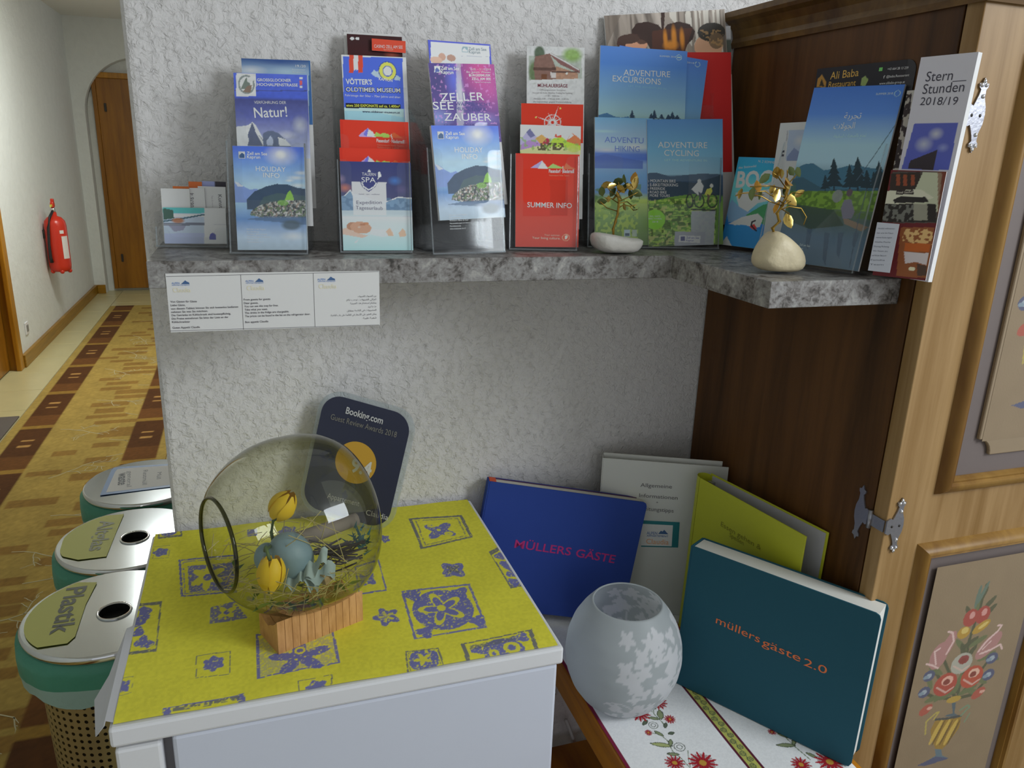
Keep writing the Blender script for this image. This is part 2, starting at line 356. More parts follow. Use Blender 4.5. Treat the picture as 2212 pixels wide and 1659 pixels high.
box('door_frame', -1.165, -1.13, 7.275, 7.335, .03, 2.02, MAT['door_oak'], d1, .003)
for z in (.30, 1.72): box('hinge', -1.075, -1.055, 7.272, 7.284, z, z+.075, MAT['iron'], d1, .003)
d2 = root('door_2', (-1.33, 3.9, 0), 'oak door frame at left edge of corridor', 'door'); d2['kind'] = 'structure'; del d2['category']
box('door_frame', -1.345, -1.315, 4.315, 4.40, 0, 2.07, MAT['frame_oak'], d2, .006); box('door_frame', -1.345, -1.315, 3.35, 3.43, 0, 2.07, MAT['frame_oak'], d2, .006)
box('door_jamb', -1.46, -1.345, 4.345, 4.398, 0, 2.05, MAT['frame_oak'], d2); box('door_leaf', -1.43, -1.385, 3.43, 4.345, .01, 2.03, MAT['door_oak'], d2, .003)
box('door_head', -1.345, -1.315, 3.43, 4.315, 1.99, 2.07, MAT['frame_oak'], d2, .004)
tag(box('baseboard_left', -1.33, -1.305, 4.402, 7.198, 0, .085, MAT['skirting_oak'], None, .004), kind='structure')
tag(box('baseboard_end', -1.304, -1.232, 7.175, 7.199, 0, .085, MAT['skirting_oak'], None, .004), kind='structure')
# cream floor tiles beside and beyond the carpet
plain('tile_cream', (.58, .52, .27), .28, var=.1, vs=7, spec=.5)
TS = .40; tm = None; k = 0
for j in range(-1, 22):
    for i in range(0, 5):
        x0 = -1.50+i*TS; y0 = -.94+j*TS
        if -1.08 < x0 and x0+TS < -.31 and y0+TS < 6.4: continue
        if x0 > -.15: continue
        if tm is None:
            o = MB().box(.002, TS-.002, .002, TS-.002, -.006, 0).out('tile', MAT['tile_cream'], fl); bev(o, .0015, 1); tm = o.data
            o.location = (x0-WL[fl][0], y0-WL[fl][1], -WL[fl][2]); o.data.transform(Matrix.Translation(Vector(WL[fl])))
        else:
            o2 = o.copy(); col.objects.link(o2); o2.location = (x0-WL[fl][0], y0-WL[fl][1], -WL[fl][2]); WL[o2] = WL[fl]
# ---------------------------------------------------------------- carpet runner
CX0, CX1, CY0, CY1 = -1.094, -.298, -1.0, 6.48
LIT[0] = .50
crp = root('carpet_runner', (-.7, 2.7, 0), 'long gold and brown patterned carpet runner along corridor', 'rug')
box('pile', CX0, CX1, CY0, CY1, -.003, .0045, plain('carpet_edge', (.33, .20, .06), .95), crp, .001)
cfr = Fr((0, 0, .005), (1, 0, 0), (0, 1, 0))
def paint_carpet(c):
    A, B = c.A, c.B; gold = lin('a68c46')*1.0; c.I[:] = gold
    r = np.random.RandomState(5)
    for k in range(70):
        y = CY0+k*.11+r.rand()*.04; x = -.90+r.rand()*.30; w = .10+.16*r.rand(); h = .055+.03*r.rand()
        m = (A > x) & (A < min(x+w, -.5)) & (B > y) & (B < y+h); c.mix(m, lin('86622a'), .8)
    for x0 in (-1.046, -.494):
        m = (A > x0) & (A < x0+.149); t = np.mod(B, .62); c.mix(m, lin('54310f')); c.mix(m & (t < .05), lin('96742f')); c.mix(m & (t > .05) & (t < .22), lin('6a4219'))
        for tt in (.36, .44):
            mm = m & (np.abs(t-tt) < .012) & (np.abs(A-x0-.074) < .032); c.mix(mm, lin('b58a4c'))
    c.mix((A < -1.046) | (A > -.345), lin('a88e48')); c.var(.012, .25); c.var(.10, .18, 9); c.var(.004, .25, 4)
grid('woven_pattern', cfr, CX0+.002, CX1-.002, CY0, CY1-.002, .0095, paint_carpet, MAT['carpet_print'], crp, c=.0006)
def twigs():
    m = MB(); r = np.random.RandomState(3)
    def branch(x, y, a, ln, w, d):
        P = [(x, y)]; 
        for k in range(6):
            a += (r.rand()-.5)*.7; x += cos(a)*ln/6; y += sin(a)*ln/6; P.append((x, y))
            if d and k in (1, 3, 4): branch(x, y, a+(1 if r.rand() > .5 else -1)*(.6+.5*r.rand()), ln*.42, w*.8, d-1)
        Q = np.array(P); t = np.gradient(Q, axis=0); nn = np.c_[-t[:, 1], t[:, 0]]; nn /= np.linalg.norm(nn, axis=1)[:, None]+1e-9
        Q1 = Q+nn*w; Q2 = Q-nn*w; V = np.vstack([np.c_[Q1, np.full(len(Q), .0063)], np.c_[Q2, np.full(len(Q), .0063)]]); n = len(Q)
        V[:, 0] = np.clip(V[:, 0], -.892, -.5); m.add(V, [(i+n, i+n+1, i+1, i) for i in range(n-1)])
    y = .3
    while y < 6.2:
        branch(-.86+.3*r.rand(), y, r.rand()*1.2-.6, .26, .0022, 2); y += .17+.12*r.rand()
    return m
twigs().out('twig_embroidery', plain('thread', (.50, .45, .28), .9), crp)['kind'] = 'stuff'
mat_ = box('door_mat', -1.30, -1.104, 2.55, 3.335, 0, .008, plain('mat_grey', (.13, .11, .095), .95, bump=(400, .6)), None, .003); tag(mat_, 'dark grey floor mat beside the carpet at left edge', 'mat')
# ---------------------------------------------------------------- wall socket and fire extinguisher
sk = root('wall_socket', (-1.33, 4.62, .19), 'small white wall socket above the skirting', 'socket')
box('plate', -1.33, -1.322, 4.58, 4.66, .18, .265, MAT['white_plastic'], sk, .004); box('insert', -1.323, -1.318, 4.60, 4.64, .20, .245, plain('socket_grey', (.25, .25, .24), .6), sk, .004)
EX, EY = -1.245, 5.46
ex = root('fire_extinguisher', (EX, EY, .47), 'red fire extinguisher hanging on the corridor wall', 'extinguisher')
plain('ext_red', (.62, .035, .015), .28); plain('ext_tag', (.75, .72, .08), .5)
MB().lathe([(.0, .49), (.060, .485), (.072, .50), (.076, .53), (.076, .83), (.070, .865), (.048, .892), (.022, .902), (.02, .93), (0, .93)], 28, (EX, EY, 0)).out('cylinder', MAT['ext_red'], ex, True)
for k in range(5):
    w = 2*pi*k/5; MB().ball((EX+.06*cos(w), EY+.06*sin(w), .487), .017, 8, 5).out('foot', MAT['ext_red'], ex, True)
MB().lathe([(0, .925), (.017, .925), (.017, .955), (.012, .965), (0, .965)], 14, (EX, EY, 0)).out('valve', plain('chrome', (.75, .75, .76), .2, 1), ex, True)
box('handle', EX-.012, EX+.012, EY-.02, EY+.03, .965, 1.005, MAT['ext_red'], ex, .006); box('lever', EX-.01, EX+.012, EY-.008, EY+.018, 1.0, 1.03, MAT['ext_red'], ex, .005)
box('safety_tag', EX-.004, EX+.004, EY-.07, EY-.02, .972, .99, MAT['ext_tag'], ex, .003)
MB().tube([(EX, EY-.016, .94), (EX-.015, EY-.06, .90), (EX-.030, EY-.083, .82), (EX-.040, EY-.083, .70), (EX-.042, EY-.082, .60), (EX-.038, EY-.080, .56)], [.009, .010, .010, .010, .012, .014], 8).out('hose', MAT['black'], ex, True)
box('wall_bracket', -1.33, EX-.06, EY-.03, EY+.03, .74, .80, MAT['iron'], ex)
efr = Fr((EX, EY, 0), nrm((.35, .94, 0)), (0, 0, 1)); LIT[0] = .5
ll = MB()
for z0, z1, w0, w1 in ((.775, .80, -1.05, -.65), (.585, .755, -.95, -.25)):
    V = []; k = 6
    for i in range(k+1):
        w = w0+(w1-w0)*i/k
        V += [(EX+.0768*cos(w), EY+.0768*sin(w), z0), (EX+.0768*cos(w), EY+.0768*sin(w), z1)]
    ll.add(V, [(2*i, 2*i+2, 2*i+3, 2*i+1) for i in range(k)])
ll.out('label', plain('ext_label', (.75, .73, .70), .5), ex, True)
# ---------------------------------------------------------------- the three bins along the wall
def steel(name, rough, c=(.72, .72, .72)):
    m = plain(name, c, rough, 1.0); return m
steel('lid_steel', .16, (.50, .535, .565)); steel('rim_chrome', .08); wood('bin_brass', '4a3a14', '6d5722', (4, 4, 4), .35, 3, .05)
plain('bag_green', (.07, .30, .20), .45, bump=(40, .5, .004)); plain('bag_pale', (.34, .50, .44), .45, bump=(40, .5, .004)); plain('hole_black', (.004, .004, .004), .6); plain('label_yellow', (.62, .62, .17), .6); plain('label_blue', (.12, .25, .52), .4)
BH = .55
def bin_(yc, label, text, kind, seed):
    xc, r = -.170, .161; t = root('waste_bin', (xc, yc, 0), label, 'bin', 'waste bins along the wall'); rr = np.random.RandomState(seed)
    m, nt, p = None, None, None
    MB().lathe([(0, .004), (.125, .004), (.128, .02), (.138, BH-.10), (.150, BH-.03), (.150, BH-.016), (0, BH-.016)], 48, (xc, yc, 0)).out('body', MAT['bin_sheet'], t, True)
    MB().lathe([(.148, BH-.016), (r-.001, BH-.016), (r, BH-.012), (r, BH-.004), (r-.003, BH), (.148, BH)], 64, (xc, yc, 0), close=True).out('rim', MAT['rim_chrome'], t, True)
    hx, hy, hr = xc+.012, yc-.012, .030
    n = 64; V = []; F = []
    for j in range(n):
        w = 2*pi*j/n; V += [(xc+(r-.004)*cos(w), yc+(r-.004)*sin(w), BH), (hx+hr*cos(w)*(1 if kind else .02), hy+hr*sin(w)*(1 if kind else .02), BH+.0015)]
    F = [(2*j, 2*((j+1) % n), 2*((j+1) % n)+1, 2*j+1) for j in range(n)]
    put('lid', V, F, MAT['lid_steel'], t)
    if kind:
        MB().lathe([(hr-.001, BH+.001), (hr+.004, BH+.001), (hr+.003, BH+.0045), (hr, BH+.005), (hr-.0015, BH+.003)], 32, (hx, hy, 0)).out('hole_ring', MAT['rim_chrome'], t, True)
        MB().lathe([(0, BH-.0145), (hr-.001, BH-.0145), (hr-.0012, BH+.003)], 32, (hx, hy, 0)).out('hole_inside', MAT['hole_black'], t)  # cup coloured black to give the hole its inner shade
    # bin liner folded over the rim
    k = 72; V = []; prof = [(.150, -.017), (.156, -.020), (.158, -.045), (.157, -.075), (.155, -.085), (.153, -.105)]
    wob = [1+.02*sin(5*2*pi*j/k+seed)+.012*sin(11*2*pi*j/k)+.014*(rr.rand()-.5) for j in range(k)]
    for i, (a, z) in enumerate(prof):
        for j in range(k):
            w = 2*pi*j/k; f = 1+(wob[j]-1)*(i/5)+.085*max(0, -cos(w))*(i > 0); V.append((xc+a*f*cos(w), yc+a*f*sin(w), BH+z*(1+(.10*sin(3*w+seed)+.05*sin(7*w+2*seed))*(i > 3))))
    F = [(i*k+j, i*k+(j+1) % k, (i+1)*k+(j+1) % k, (i+1)*k+j) for i in range(5) for j in range(k)]
    put('bin_liner', V, F, None, t, True, [MAT['bag_green'], MAT['bag_pale']], [0 if f < 3*k else 1 for f in range(len(F))])
    return t, xc, yc
def bin_sheet():
    m, nt, p = nodes('bin_sheet'); tc = N(nt, 'ShaderNodeTexCoord'); sp = N(nt, 'ShaderNodeSeparateXYZ'); L(nt, tc.outputs['Object'], sp.inputs[0])
    an = N(nt, 'ShaderNodeMath', operation='ARCTAN2'); L(nt, sp.outputs[1], an.inputs[0]); L(nt, sp.outputs[0], an.inputs[1])
    cb = N(nt, 'ShaderNodeCombineXYZ'); u = N(nt, 'ShaderNodeMath', operation='MULTIPLY'); L(nt, an.outputs[0], u.inputs[0]); u.inputs[1].default_value = 8.6
    v = N(nt, 'ShaderNodeMath', operation='MULTIPLY'); L(nt, sp.outputs[2], v.inputs[0]); v.inputs[1].default_value = 62; L(nt, u.outputs[0], cb.inputs[0]); L(nt, v.outputs[0], cb.inputs[1])
    vo = N(nt, 'ShaderNodeTexVoronoi', Scale=1, Randomness=0, voronoi_dimensions='2D'); L(nt, cb.outputs[0], vo.inputs['Vector'])
    lt = N(nt, 'ShaderNodeMath', operation='LESS_THAN'); L(nt, vo.outputs['Distance'], lt.inputs[0]); lt.inputs[1].default_value = .24
    mx = N(nt, 'ShaderNodeMix', data_type='RGBA'); L(nt, lt.outputs[0], mx.inputs[0]); mx.inputs[6].default_value = (.50, .40, .20, 1); mx.inputs[7].default_value = (.01, .008, .006, 1); L(nt, mx.outputs[2], p.inputs['Base Color'])
    p.inputs['Metallic'].default_value = .6; p.inputs['Roughness'].default_value = .35; MAT['bin_sheet'] = m
bin_sheet()
def bin_label(t, P, text, body, tcol, z, px0, px1, ht, frame=None):
    f = Fr((0, 0, BH+.0022), (1, 0, 0), (0, 1, 0)); Q = [f.q(*p) for p in P]; cx, cy = -.170, WL[t][1]
    Q = [tuple(np.array(Q[i])+(np.array(Q[(i+1) % len(Q)])-np.array(Q[i]))*k/8) for i in range(len(Q)) for k in range(8)]
    Q = [(cx+(a-cx)*min(1, .150/math.hypot(a-cx, b-cy)), cy+(b-cy)*min(1, .150/math.hypot(a-cx, b-cy))) for a, b in Q]
    MB().prism(Q, 0, .0006, f).out('label', body, t)
    if frame is not None:
        c = np.mean(Q, axis=0); MB().prism([(c[0]+(q[0]-c[0])*.86, c[1]+(q[1]-c[1])*.84) for q in Q], .0006, .0009, f).out('label_field', frame, t)
    a = f.q(*px0); b = f.q(*px1); txtm(t, f, text, a, b, ht, tcol, off=.0013, bold=.02)
    return f
LIT[0] = .6
zB = lambda x, y: (x*.4214, 960+y*.4214)
t, _, _ = bin_(.276, 'nearest round bin, yellow Plastik label on steel lid', 'Plastik', 1, 1)
bin_label(t, [zB(*p) for p in ((75, 1005), (165, 800), (360, 708), (497, 708), (440, 820), (385, 985), (345, 1020), (170, 1045))], 'Plastik', MAT['label_yellow'], (.14, .15, .13), BH, zB(345, 740), zB(255, 980), .040)
t, _, _ = bin_(.603, 'middle round bin, yellow Altglas label on steel lid', 'Altglas', 1, 2)
bin_label(t, [zB(*p) for p in ((300, 570), (330, 470), (440, 375), (635, 358), (600, 440), (545, 575), (400, 592))], 'Altglas', MAT['label_yellow'], (.28, .29, .20), BH, zB(515, 395), zB(455, 550), .036)
t, _, _ = bin_(.950, 'farthest round bin, blue framed paper label on lid', 'waste', 0, 3)
f = bin_label(t, [zB(*p) for p in ((512, 262), (577, 118), (905, 98), (900, 215))], 'waste', MAT['label_blue'], (.03, .04, .06), BH, zB(610, 150), zB(605, 212), .026, MAT['white_paper'])
for s, x, y0, y1, h in (('general', 655, 140, 220, .013), ('Restmüll', 735, 135, 210, .013), ('Müll', 808, 145, 180, .012)):
    txtm(t, f, s, f.q(*zB(x, y0)), f.q(*zB(x-5, y1)), h, (.15, .16, .18), off=.0013)
# ================================================================ fridge
FX0, FX1, FY, FT = -.032, .519, -.484, .850
fg = root('fridge', (.24, -.25, 0), 'small white table-top fridge under the yellow cloth', 'fridge')
box('body', FX0+.004, FX1-.004, FY+.05, -.088, .012, .822, MAT['white_enamel'], fg, .004)
box('worktop', FX0, FX1, FY, -.012, .824, FT, MAT['white_plastic'], fg, .004)
dr = box('door', .031, FX1-.006, FY+.004, FY+.048, .06, .8225, MAT['white_enamel'], fg, .005)
box('handle_strip', FX0+.003, .020, FY+.003, FY+.048, .06, .818, MAT['white_plastic'], fg, .004)
box('door_gap', .018, .033, FY+.02, FY+.05, .06, .821, MAT['grey_seal'], fg)
box('plinth', FX0+.02, FX1-.02, FY+.07, -.05, 0, .06, MAT['grey_seal'], fg)
# ---------------------------------------------------------------- printed tablecloth on the fridge
LIT[0] = .47
tcl = root('tablecloth', (.24, -.25, FT), 'yellow-green cloth with blue batik squares on the fridge', 'tablecloth')
kfr = Fr((0, 0, FT+.0012), (1, 0, 0), (0, 1, 0))
zC = lambda x, y: (200+x*.4792, 1000+y*.4792)
def paint_cloth(c):
    c.z = zC; A, B = c.A, c.B; c.I[:] = lin('cfc83e')*1.30; c.var(.05, .10, 2); c.var(.0035, .14, 8)
    n1 = vnoise(A, B, .0026, 21); n2 = vnoise(A, B, .0019, 22); BL = lin('6e70b4')*1.05; GR = lin('74757c'); YL = lin('cfc83e')*1.30
    def m(mask, colr, al=.95, th=.22): c.mix(mask*np.clip((n1-th*.7)*9+.5, 0, 1)*np.clip((n2-th*.45)*9+.5, 0, 1), colr, al)
    def frame(P, w, colr, al=.9, dbl=0):
        Q = np.array(P, float); ce = Q.mean(0)
        def ring(s0, s1):
            return c.inside([tuple(ce+(q-ce)*s0) for q in Q]) & ~c.inside([tuple(ce+(q-ce)*s1) for q in Q])
        m(ring(1.0, 1-w*1.15), colr, al, .20)
        if dbl: m(ring(1-w*1.9, 1-w*2.5), colr, al*.8, .4)
    def blob(x, y, rx, ry, colr, n=0, dep=.35, rot=0, th=.22, inv=False, r0=0):
        a, b = c.pt((x, y)); a1, _ = c.pt((x+rx, y)); _, b1 = c.pt((x, y+ry)); ra = abs(a1-a); rb = abs(b1-b)
        X = (A-a)/ra; Y = (B-b)/rb; d = np.sqrt(X*X+Y*Y); t = np.arctan2(Y, X)
        lim = 1-dep*(.5+.5*np.cos(n*t+rot)) if n else 1
        m((d < lim) & (d > r0), colr, .95, th)
    # big square with star flower
    P = [(1390, 580), (1700, 548), (1780, 745), (1450, 800)]; frame(P, .06, BL); blob(1580, 662, 142, 98, BL)
    for p in ((1445, 600), (1655, 590), (1500, 765), (1735, 715)): blob(*p, 48, 32, BL, 3, .4, 1)
    blob(1575, 658, 112, 80, YL, 5, .62, .6, .05); blob(1575, 658, 84, 58, BL, 5, .66, .6, .05); blob(1572, 655, 20, 14, YL, th=.05)
    # scroll square
    P = [(1425, 255), (1665, 235), (1715, 340), (1480, 390)]; frame(P, .10, GR, .95, 1)
    blob(1565, 307, 82, 44, BL, 4, .55, 0); blob(1528, 285, 20, 11, YL, r0=.2); blob(1605, 322, 20, 11, YL, r0=.2); blob(1560, 305, 10, 6, YL)
    frame([(1437, 140), (1540, 128), (1558, 180), (1455, 187)], .06, GR, .9); blob(1497, 160, 32, 20, BL, 6, .3)
    P = [(1785, 405), (1838, 378), (1945, 555), (1885, 570)]; frame(P, .16, GR, .95); 
    for p, r in (((1835, 425), 26), ((1862, 462), 30), ((1890, 500), 32), ((1900, 540), 30)): blob(*p, r, r*.75, BL, 3, .3, p[0])
    blob(1625, 485, 66, 42, BL, 4, .35, .8); blob(1625, 482, 40, 24, GR, 4, .6, .8, .3)
    blob(1325, 697, 66, 46, BL, 5, .4, .2); blob(1325, 697, 40, 27, YL, 5, .75, .2, .35)
    P = [(1180, 470), (1290, 440), (1328, 578), (1200, 600)]; frame(P, .09, BL); blob(1240, 530, 45, 34, BL, 4, .4)
    P = [(735, 775), (1085, 755), (1118, 905), (742, 978)]; frame(P, .06, BL, .9); m(c.inside(P), BL, .35, .5)
    blob(935, 878, 150, 82, BL, 5, .62, pi/2); blob(935, 850, 26, 17, YL, r0=.55, th=.05)
    frame([(468, 875), (625, 852), (620, 957), (463, 976)], .05, GR, .9); blob(545, 910, 52, 36, BL, 6, .25)
    P = [(1408, 852), (1560, 838), (1592, 938), (1420, 955)]; frame(P, .08, GR, .9, 1); blob(1495, 890, 78, 50, BL, 4, .15, .8); blob(1490, 888, 46, 30, YL, 5, .6, .3, .15)
    P = [(1658, 822), (1980, 752), (2012, 842), (1690, 908)]; frame(P, .10, GR, .95); blob(1855, 850, 100, 62, BL); blob(1930, 790, 48, 24, BL, 3, .4); blob(1735, 850, 34, 22, BL, 3, .4)
    blob(1890, 835, 40, 28, YL, r0=.5, th=.05); blob(1810, 862, 26, 20, YL, r0=.4, th=.05); m(c.inside([(1700, 830), (1900, 782), (1905, 800), (1702, 850)]), GR, .8, .45)
    P = [(315, 1112), (682, 1042), (697, 1092), (322, 1165)]; frame(P, .17, BL, .95); m(c.inside([(360, 1105), (660, 1050), (662, 1068), (362, 1125)]), GR, .9, .5)
    frame([(925, 988), (1083, 958), (1078, 1028), (932, 1052)], .07, GR, .9); blob(1010, 1012, 54, 32, BL, 5, .3)
    P = [(535, 655), (640, 628), (700, 702), (528, 730)]; m(c.inside(P), BL, .85, .35); blob(605, 677, 48, 30, YL, 4, .55, .5, .2); blob(605, 677, 14, 9, BL)
    P = [(388, 440), (645, 415), (650, 590), (398, 605)]; frame(P, .07, BL, .95, 1); m(c.inside([(430, 470), (640, 450), (645, 575), (435, 585)]), BL, .9, .3); blob(520, 515, 80, 62, YL, 6, .5, .4, .1); blob(520, 518, 20, 15, BL)
    P = [(300, 215), (395, 203), (405, 335), (295, 348)]; frame(P, .12, GR, .95)
    for y in (250, 285, 320): blob(345, y, 34, 13, BL)
    frame([(275, 385), (350, 376), (345, 432), (270, 438)], .06, GR, .7); blob(308, 408, 36, 20, BL, 5, .25)
    P = [(195, 640), (312, 626), (290, 855), (160, 868)]; frame(P, .10, GR, .95); 
    for p, r in (((235, 675), 32), ((212, 720), 28), ((208, 765), 28), ((222, 810), 34), ((258, 820), 22), ((240, 700), 20)): blob(*p, r, r*.9, BL, 3, .3, p[1])
    frame([(118, 978), (185, 964), (178, 1040), (112, 1060)], .07, GR, .6); blob(145, 1012, 26, 32, BL, 4, .35)
    m(c.inside([(1590, 70), (1622, 62), (1690, 160), (1640, 175)]), GR, .9, .35)
    P = [(700, 172), (958, 168), (965, 250), (715, 268)]; frame(P, .08, BL); blob(760, 205, 50, 30, BL, 4, .4); blob(900, 225, 46, 26, BL, 4, .4); blob(670, 188, 40, 24, BL, 4, .3); blob(880, 312, 46, 26, BL, 5, .3); blob(1318, 345, 24, 20, BL, 5, .3); blob(720, 318, 30, 20, BL, 4, .3)
def cloth_wave(A, B):
    w = .0012*np.sin(A*31+B*9)*np.sin(B*23)+.0006*np.sin(A*57-B*40); e = np.clip((-.468-B)/.012, 0, 1)*.0008
    return w*.6+.001-e
def cl_a(): pass
grid('printed_fabric', kfr, -.027, .512, FY+.006, -.014, .00135, paint_cloth, MAT['cloth_print'], tcl, c=.0004, disp=cloth_wave)
# its white underside hanging over the left edge at the front corner
plain('cloth_back', (.62, .62, .66), .9)
tip = atY(206, 1512, -.385); fp = [(FX0-.0035, -.478, FT+.002), (FX0-.0035, -.285, FT+.002), (FX0*.5+tip[0]*.5-.001, -.36, (FT+tip[2])/2), tuple(tip), (FX0*.5+tip[0]*.5, -.468, (FT+tip[2])/2-.003)]
put('hanging_corner', fp+[(x-.0012, y, z) for x, y, z in fp], [(0, 4, 3, 2, 1), (5, 6, 7, 8, 9)]+[(i, (i+1) % 5, 5+(i+1) % 5, 5+i) for i in range(5)], MAT['cloth_back'], tcl)
put('fold_over_edge', [(-.027, -.475, FT+.0022), (-.027, -.28, FT+.0022), (FX0-.0035, -.285, FT+.002), (FX0-.0035, -.470, FT+.002)], [(0, 1, 2, 3)], MAT['cloth_back'], tcl)
# ================================================================ award plaque leaning on the wall
LIT[0] = .47
pf = leaning((697, 836), (903, 893), (.34, -.124, FT+.004), -28, 11, bottom=(845, 1157))
pl = root('award_plaque', (.30, -.06, FT), 'dark blue award plaque in clear acrylic leaning on wall', 'plaque')
def rrect(x0, y0, x1, y1, r, k=8):
    P = []
    for cx, cy, a in ((x1-r, y1-r, 0), (x0+r, y1-r, pi/2), (x0+r, y0+r, pi), (x1-r, y0+r, 3*pi/2)):
        P += [(cx+r*cos(a+pi/2*i/k), cy+r*sin(a+pi/2*i/k)) for i in range(k+1)]
    return P
MB().prism(rrect(0, 0, pf.w, pf.h, .038), -.010, 0, pf).out('acrylic_block', MAT['acrylic_edge'], pl)
MB().prism(rrect(.007, .007, pf.w-.007, pf.h-.007, .033), .0003, .0012, pf).out('printed_sheet', plain('navy', (.035, .04, .085), .4), pl)
zP = lambda x, y: (400+x*.3617, 820+y*.3617)
ca, cb = pf.q(*zP(1020, 495)); MB().prism([(ca+.036*cos(t), cb+.036*sin(t)) for t in np.linspace(0, 2*pi, 40)[:-1]], .0013, .0016, pf).out('score_disc', plain('orange_print', (.75, .42, .05), .4), pl)
ca2, cb2 = pf.q(*zP(890, 800)); MB().prism([(ca2+.058*cos(t), cb2+.058*sin(t)) for t in np.linspace(.35, 2.2, 24)]+[(ca2, cb2)], .0013, .0015, pf).out('grey_swoosh', plain('navy_light', (.12, .13, .18), .4), pl)
txt(pl, pf, 'Booking.com', (960, 200), (1180, 265), 42, (.75, .75, .78), zP, .0022, .02)
txt(pl, pf, 'Guest Review Awards 2018', (870, 235), (1262, 345), 36, (.30, .29, .26), zP, .0022)
txt(pl, pf, '9.4', (990, 545), (1110, 575), 84, (.80, .78, .74), zP, .0022, .03)
txt(pl, pf, 'Appartement', (850, 705), (1040, 755), 34, (.55, .55, .58), zP, .0022)
txt(pl, pf, 'Claudia', (1080, 805), (1212, 838), 34, (.75, .75, .78), zP, .0022)
# ================================================================ glass bowl on a bamboo stand
BC = np.array([.176, -.325, .996]); ay = radians(22); AX = np.array([cos(ay), sin(ay), -.02]); AX = nrm(AX); BY = nrm(np.cross([0, 0, 1], AX)); BZ = np.cross(AX, BY)
bw = root('glass_bowl', (.2, -.335, FT), 'olive-tinted round glass bowl lying on its wooden stand', 'bowl')
prof = [(-.104, .060), (-.1025, .066), (-.095, .076), (-.08, .089), (-.06, .102), (-.03, .114), (0, .119), (.035, .119), (.06, .1145), (.08, .104), (.093, .090), (.101, .073), (.105, .052), (.1065, .03), (.107, .0)]
def spl(pr, n):
    pr = np.array(pr); t = np.r_[0, np.cumsum(np.linalg.norm(np.diff(pr, axis=0), axis=1))]; u = np.linspace(0, t[-1], n)
    return np.c_[np.interp(u, t, pr[:, 0]), np.interp(u, t, pr[:, 1])]
prof = [(a*(.88 if a < 0 else 1), b) for a, b in prof]; sp = spl(prof, 60)
for it in range(3): sp[1:-1] = (sp[:-2]+2*sp[1:-1]+sp[2:])/4
MB().lathe([(r, s) for s, r in sp], 96, BC, (BY, BZ, AX)).out('glass_wall', MAT['bowl_glass'], bw, True)
MB().lathe([(.0605+.0022*cos(t), -.0915+.0026*sin(t)) for t in np.linspace(0, 2*pi, 11)[:-1]], 72, BC, (BY, BZ, AX), close=True).out('opening_rim', MAT['bowl_rim_glass'], bw, True)
wood('bamboo', 'b5814a', 'd9a56c', (140, 30, 30), .5, 3, .1)
sy = radians(22); sfr = Fr((.164, -.396, FT+.0018), (cos(sy), sin(sy), 0), (-sin(sy), cos(sy), 0))
# concave block: strips of bamboo side by side
nst = 12; SL, SD = .124, .058
for i in range(nst):
    a0, a1 = SL*i/nst, SL*(i+1)/nst; k = 8; poly = [(0, 0), (SD, 0)]
    def topz(b): return .036-.012*sin(pi*np.clip((b+.01)/(SD+.02), 0, 1))
    pr = [(0, 0), (SD, 0)]+[(SD*(1-j/k), .028+.016*((1-2*(1-j/k))*1.0)**2*(1 if j > k/2 else .6)+(.004 if j > k/2 else 0)) for j in range(k+1)]
    f2 = Fr(sfr.o+sfr.u*(a0+.0003), sfr.v, (0, 0, 1)); MB().prism(pr, 0, -(a1-a0-.0006), Fr(f2.o, f2.u, f2.v)).out('bamboo_strip', MAT['bamboo'], bw)
# things inside the bowl
def inb(px, py, y): return atY(px, py, y)
plain('tulip_yellow', (.88, .58, .02), .55); plain('stem_green', (.10, .16, .05), .6); plain('leaf_green', (.12, .22, .05), .6)
def tulip(c, tip, R, Lg, label, stem):
    t = root('tulip', tuple(c), label, 'flower', 'yellow fabric tulips in the bowl'); ax = nrm(tip); e1 = nrm(np.cross(ax, [.2, .9, .1])); e2 = np.cross(ax, e1)
    for k in range(6):
        w = 2*pi*k/6; off = .12 if k % 2 else 0; V = []; n, m = 9, 7
        for i in range(n):
            s = i/(n-1); r = R*(sin(pi*min(1, .18+s*.74))**.8)*(1-.08*(k % 2)); half = (.62*sin(pi*(.12+.80*s))**.7)
            for j in range(m):
                a = w+half*(j/(m-1)-.5)*2; V.append(c+ax*(s-.5)*Lg*(1 if k % 2 else .96)+r*(cos(a)*e1+sin(a)*e2))
        put('petal', V, [(i*m+j, i*m+j+1, (i+1)*m+j+1, (i+1)*m+j) for i in range(n-1) for j in range(m-1)], MAT['tulip_yellow'], t, True)
    MB().tube(stem, .0022, 6).out('stem', MAT['stem_green'], t, True)
    return t
c1 = inb(585, 1242, -.385); tulip(c1, (-.12, -.25, -1), .0185, .046, 'yellow tulip bud hanging low in front of blue egg', [c1+(0, 0, .02), c1+(-.004, .01, .035), inb(572, 1190, -.36), inb(590, 1175, -.33)])
c2 = inb(613, 1090, -.315); tulip(c2, (.35, -.2, .6), .0185, .044, 'yellow tulip standing upright high in the bowl', [c2+(-.006, 0, -.016), inb(590, 1125, -.312), inb(586, 1150, -.312), inb(594, 1190, -.312), inb(600, 1230, -.312)])
plain('egg_blue', (.22, .33, .40), .5, bump=(60, .2)); plain('ribbon', (.42, .53, .55), .6); plain('feather_teal', (.05, .17, .18), .8); plain('twig_dark', (.06, .05, .05), .85); plain('straw', (.50, .42, .17), .75); plain('wood_chip', (.46, .33, .16), .7); plain('pale_wood', (.30, .25, .22), .8)
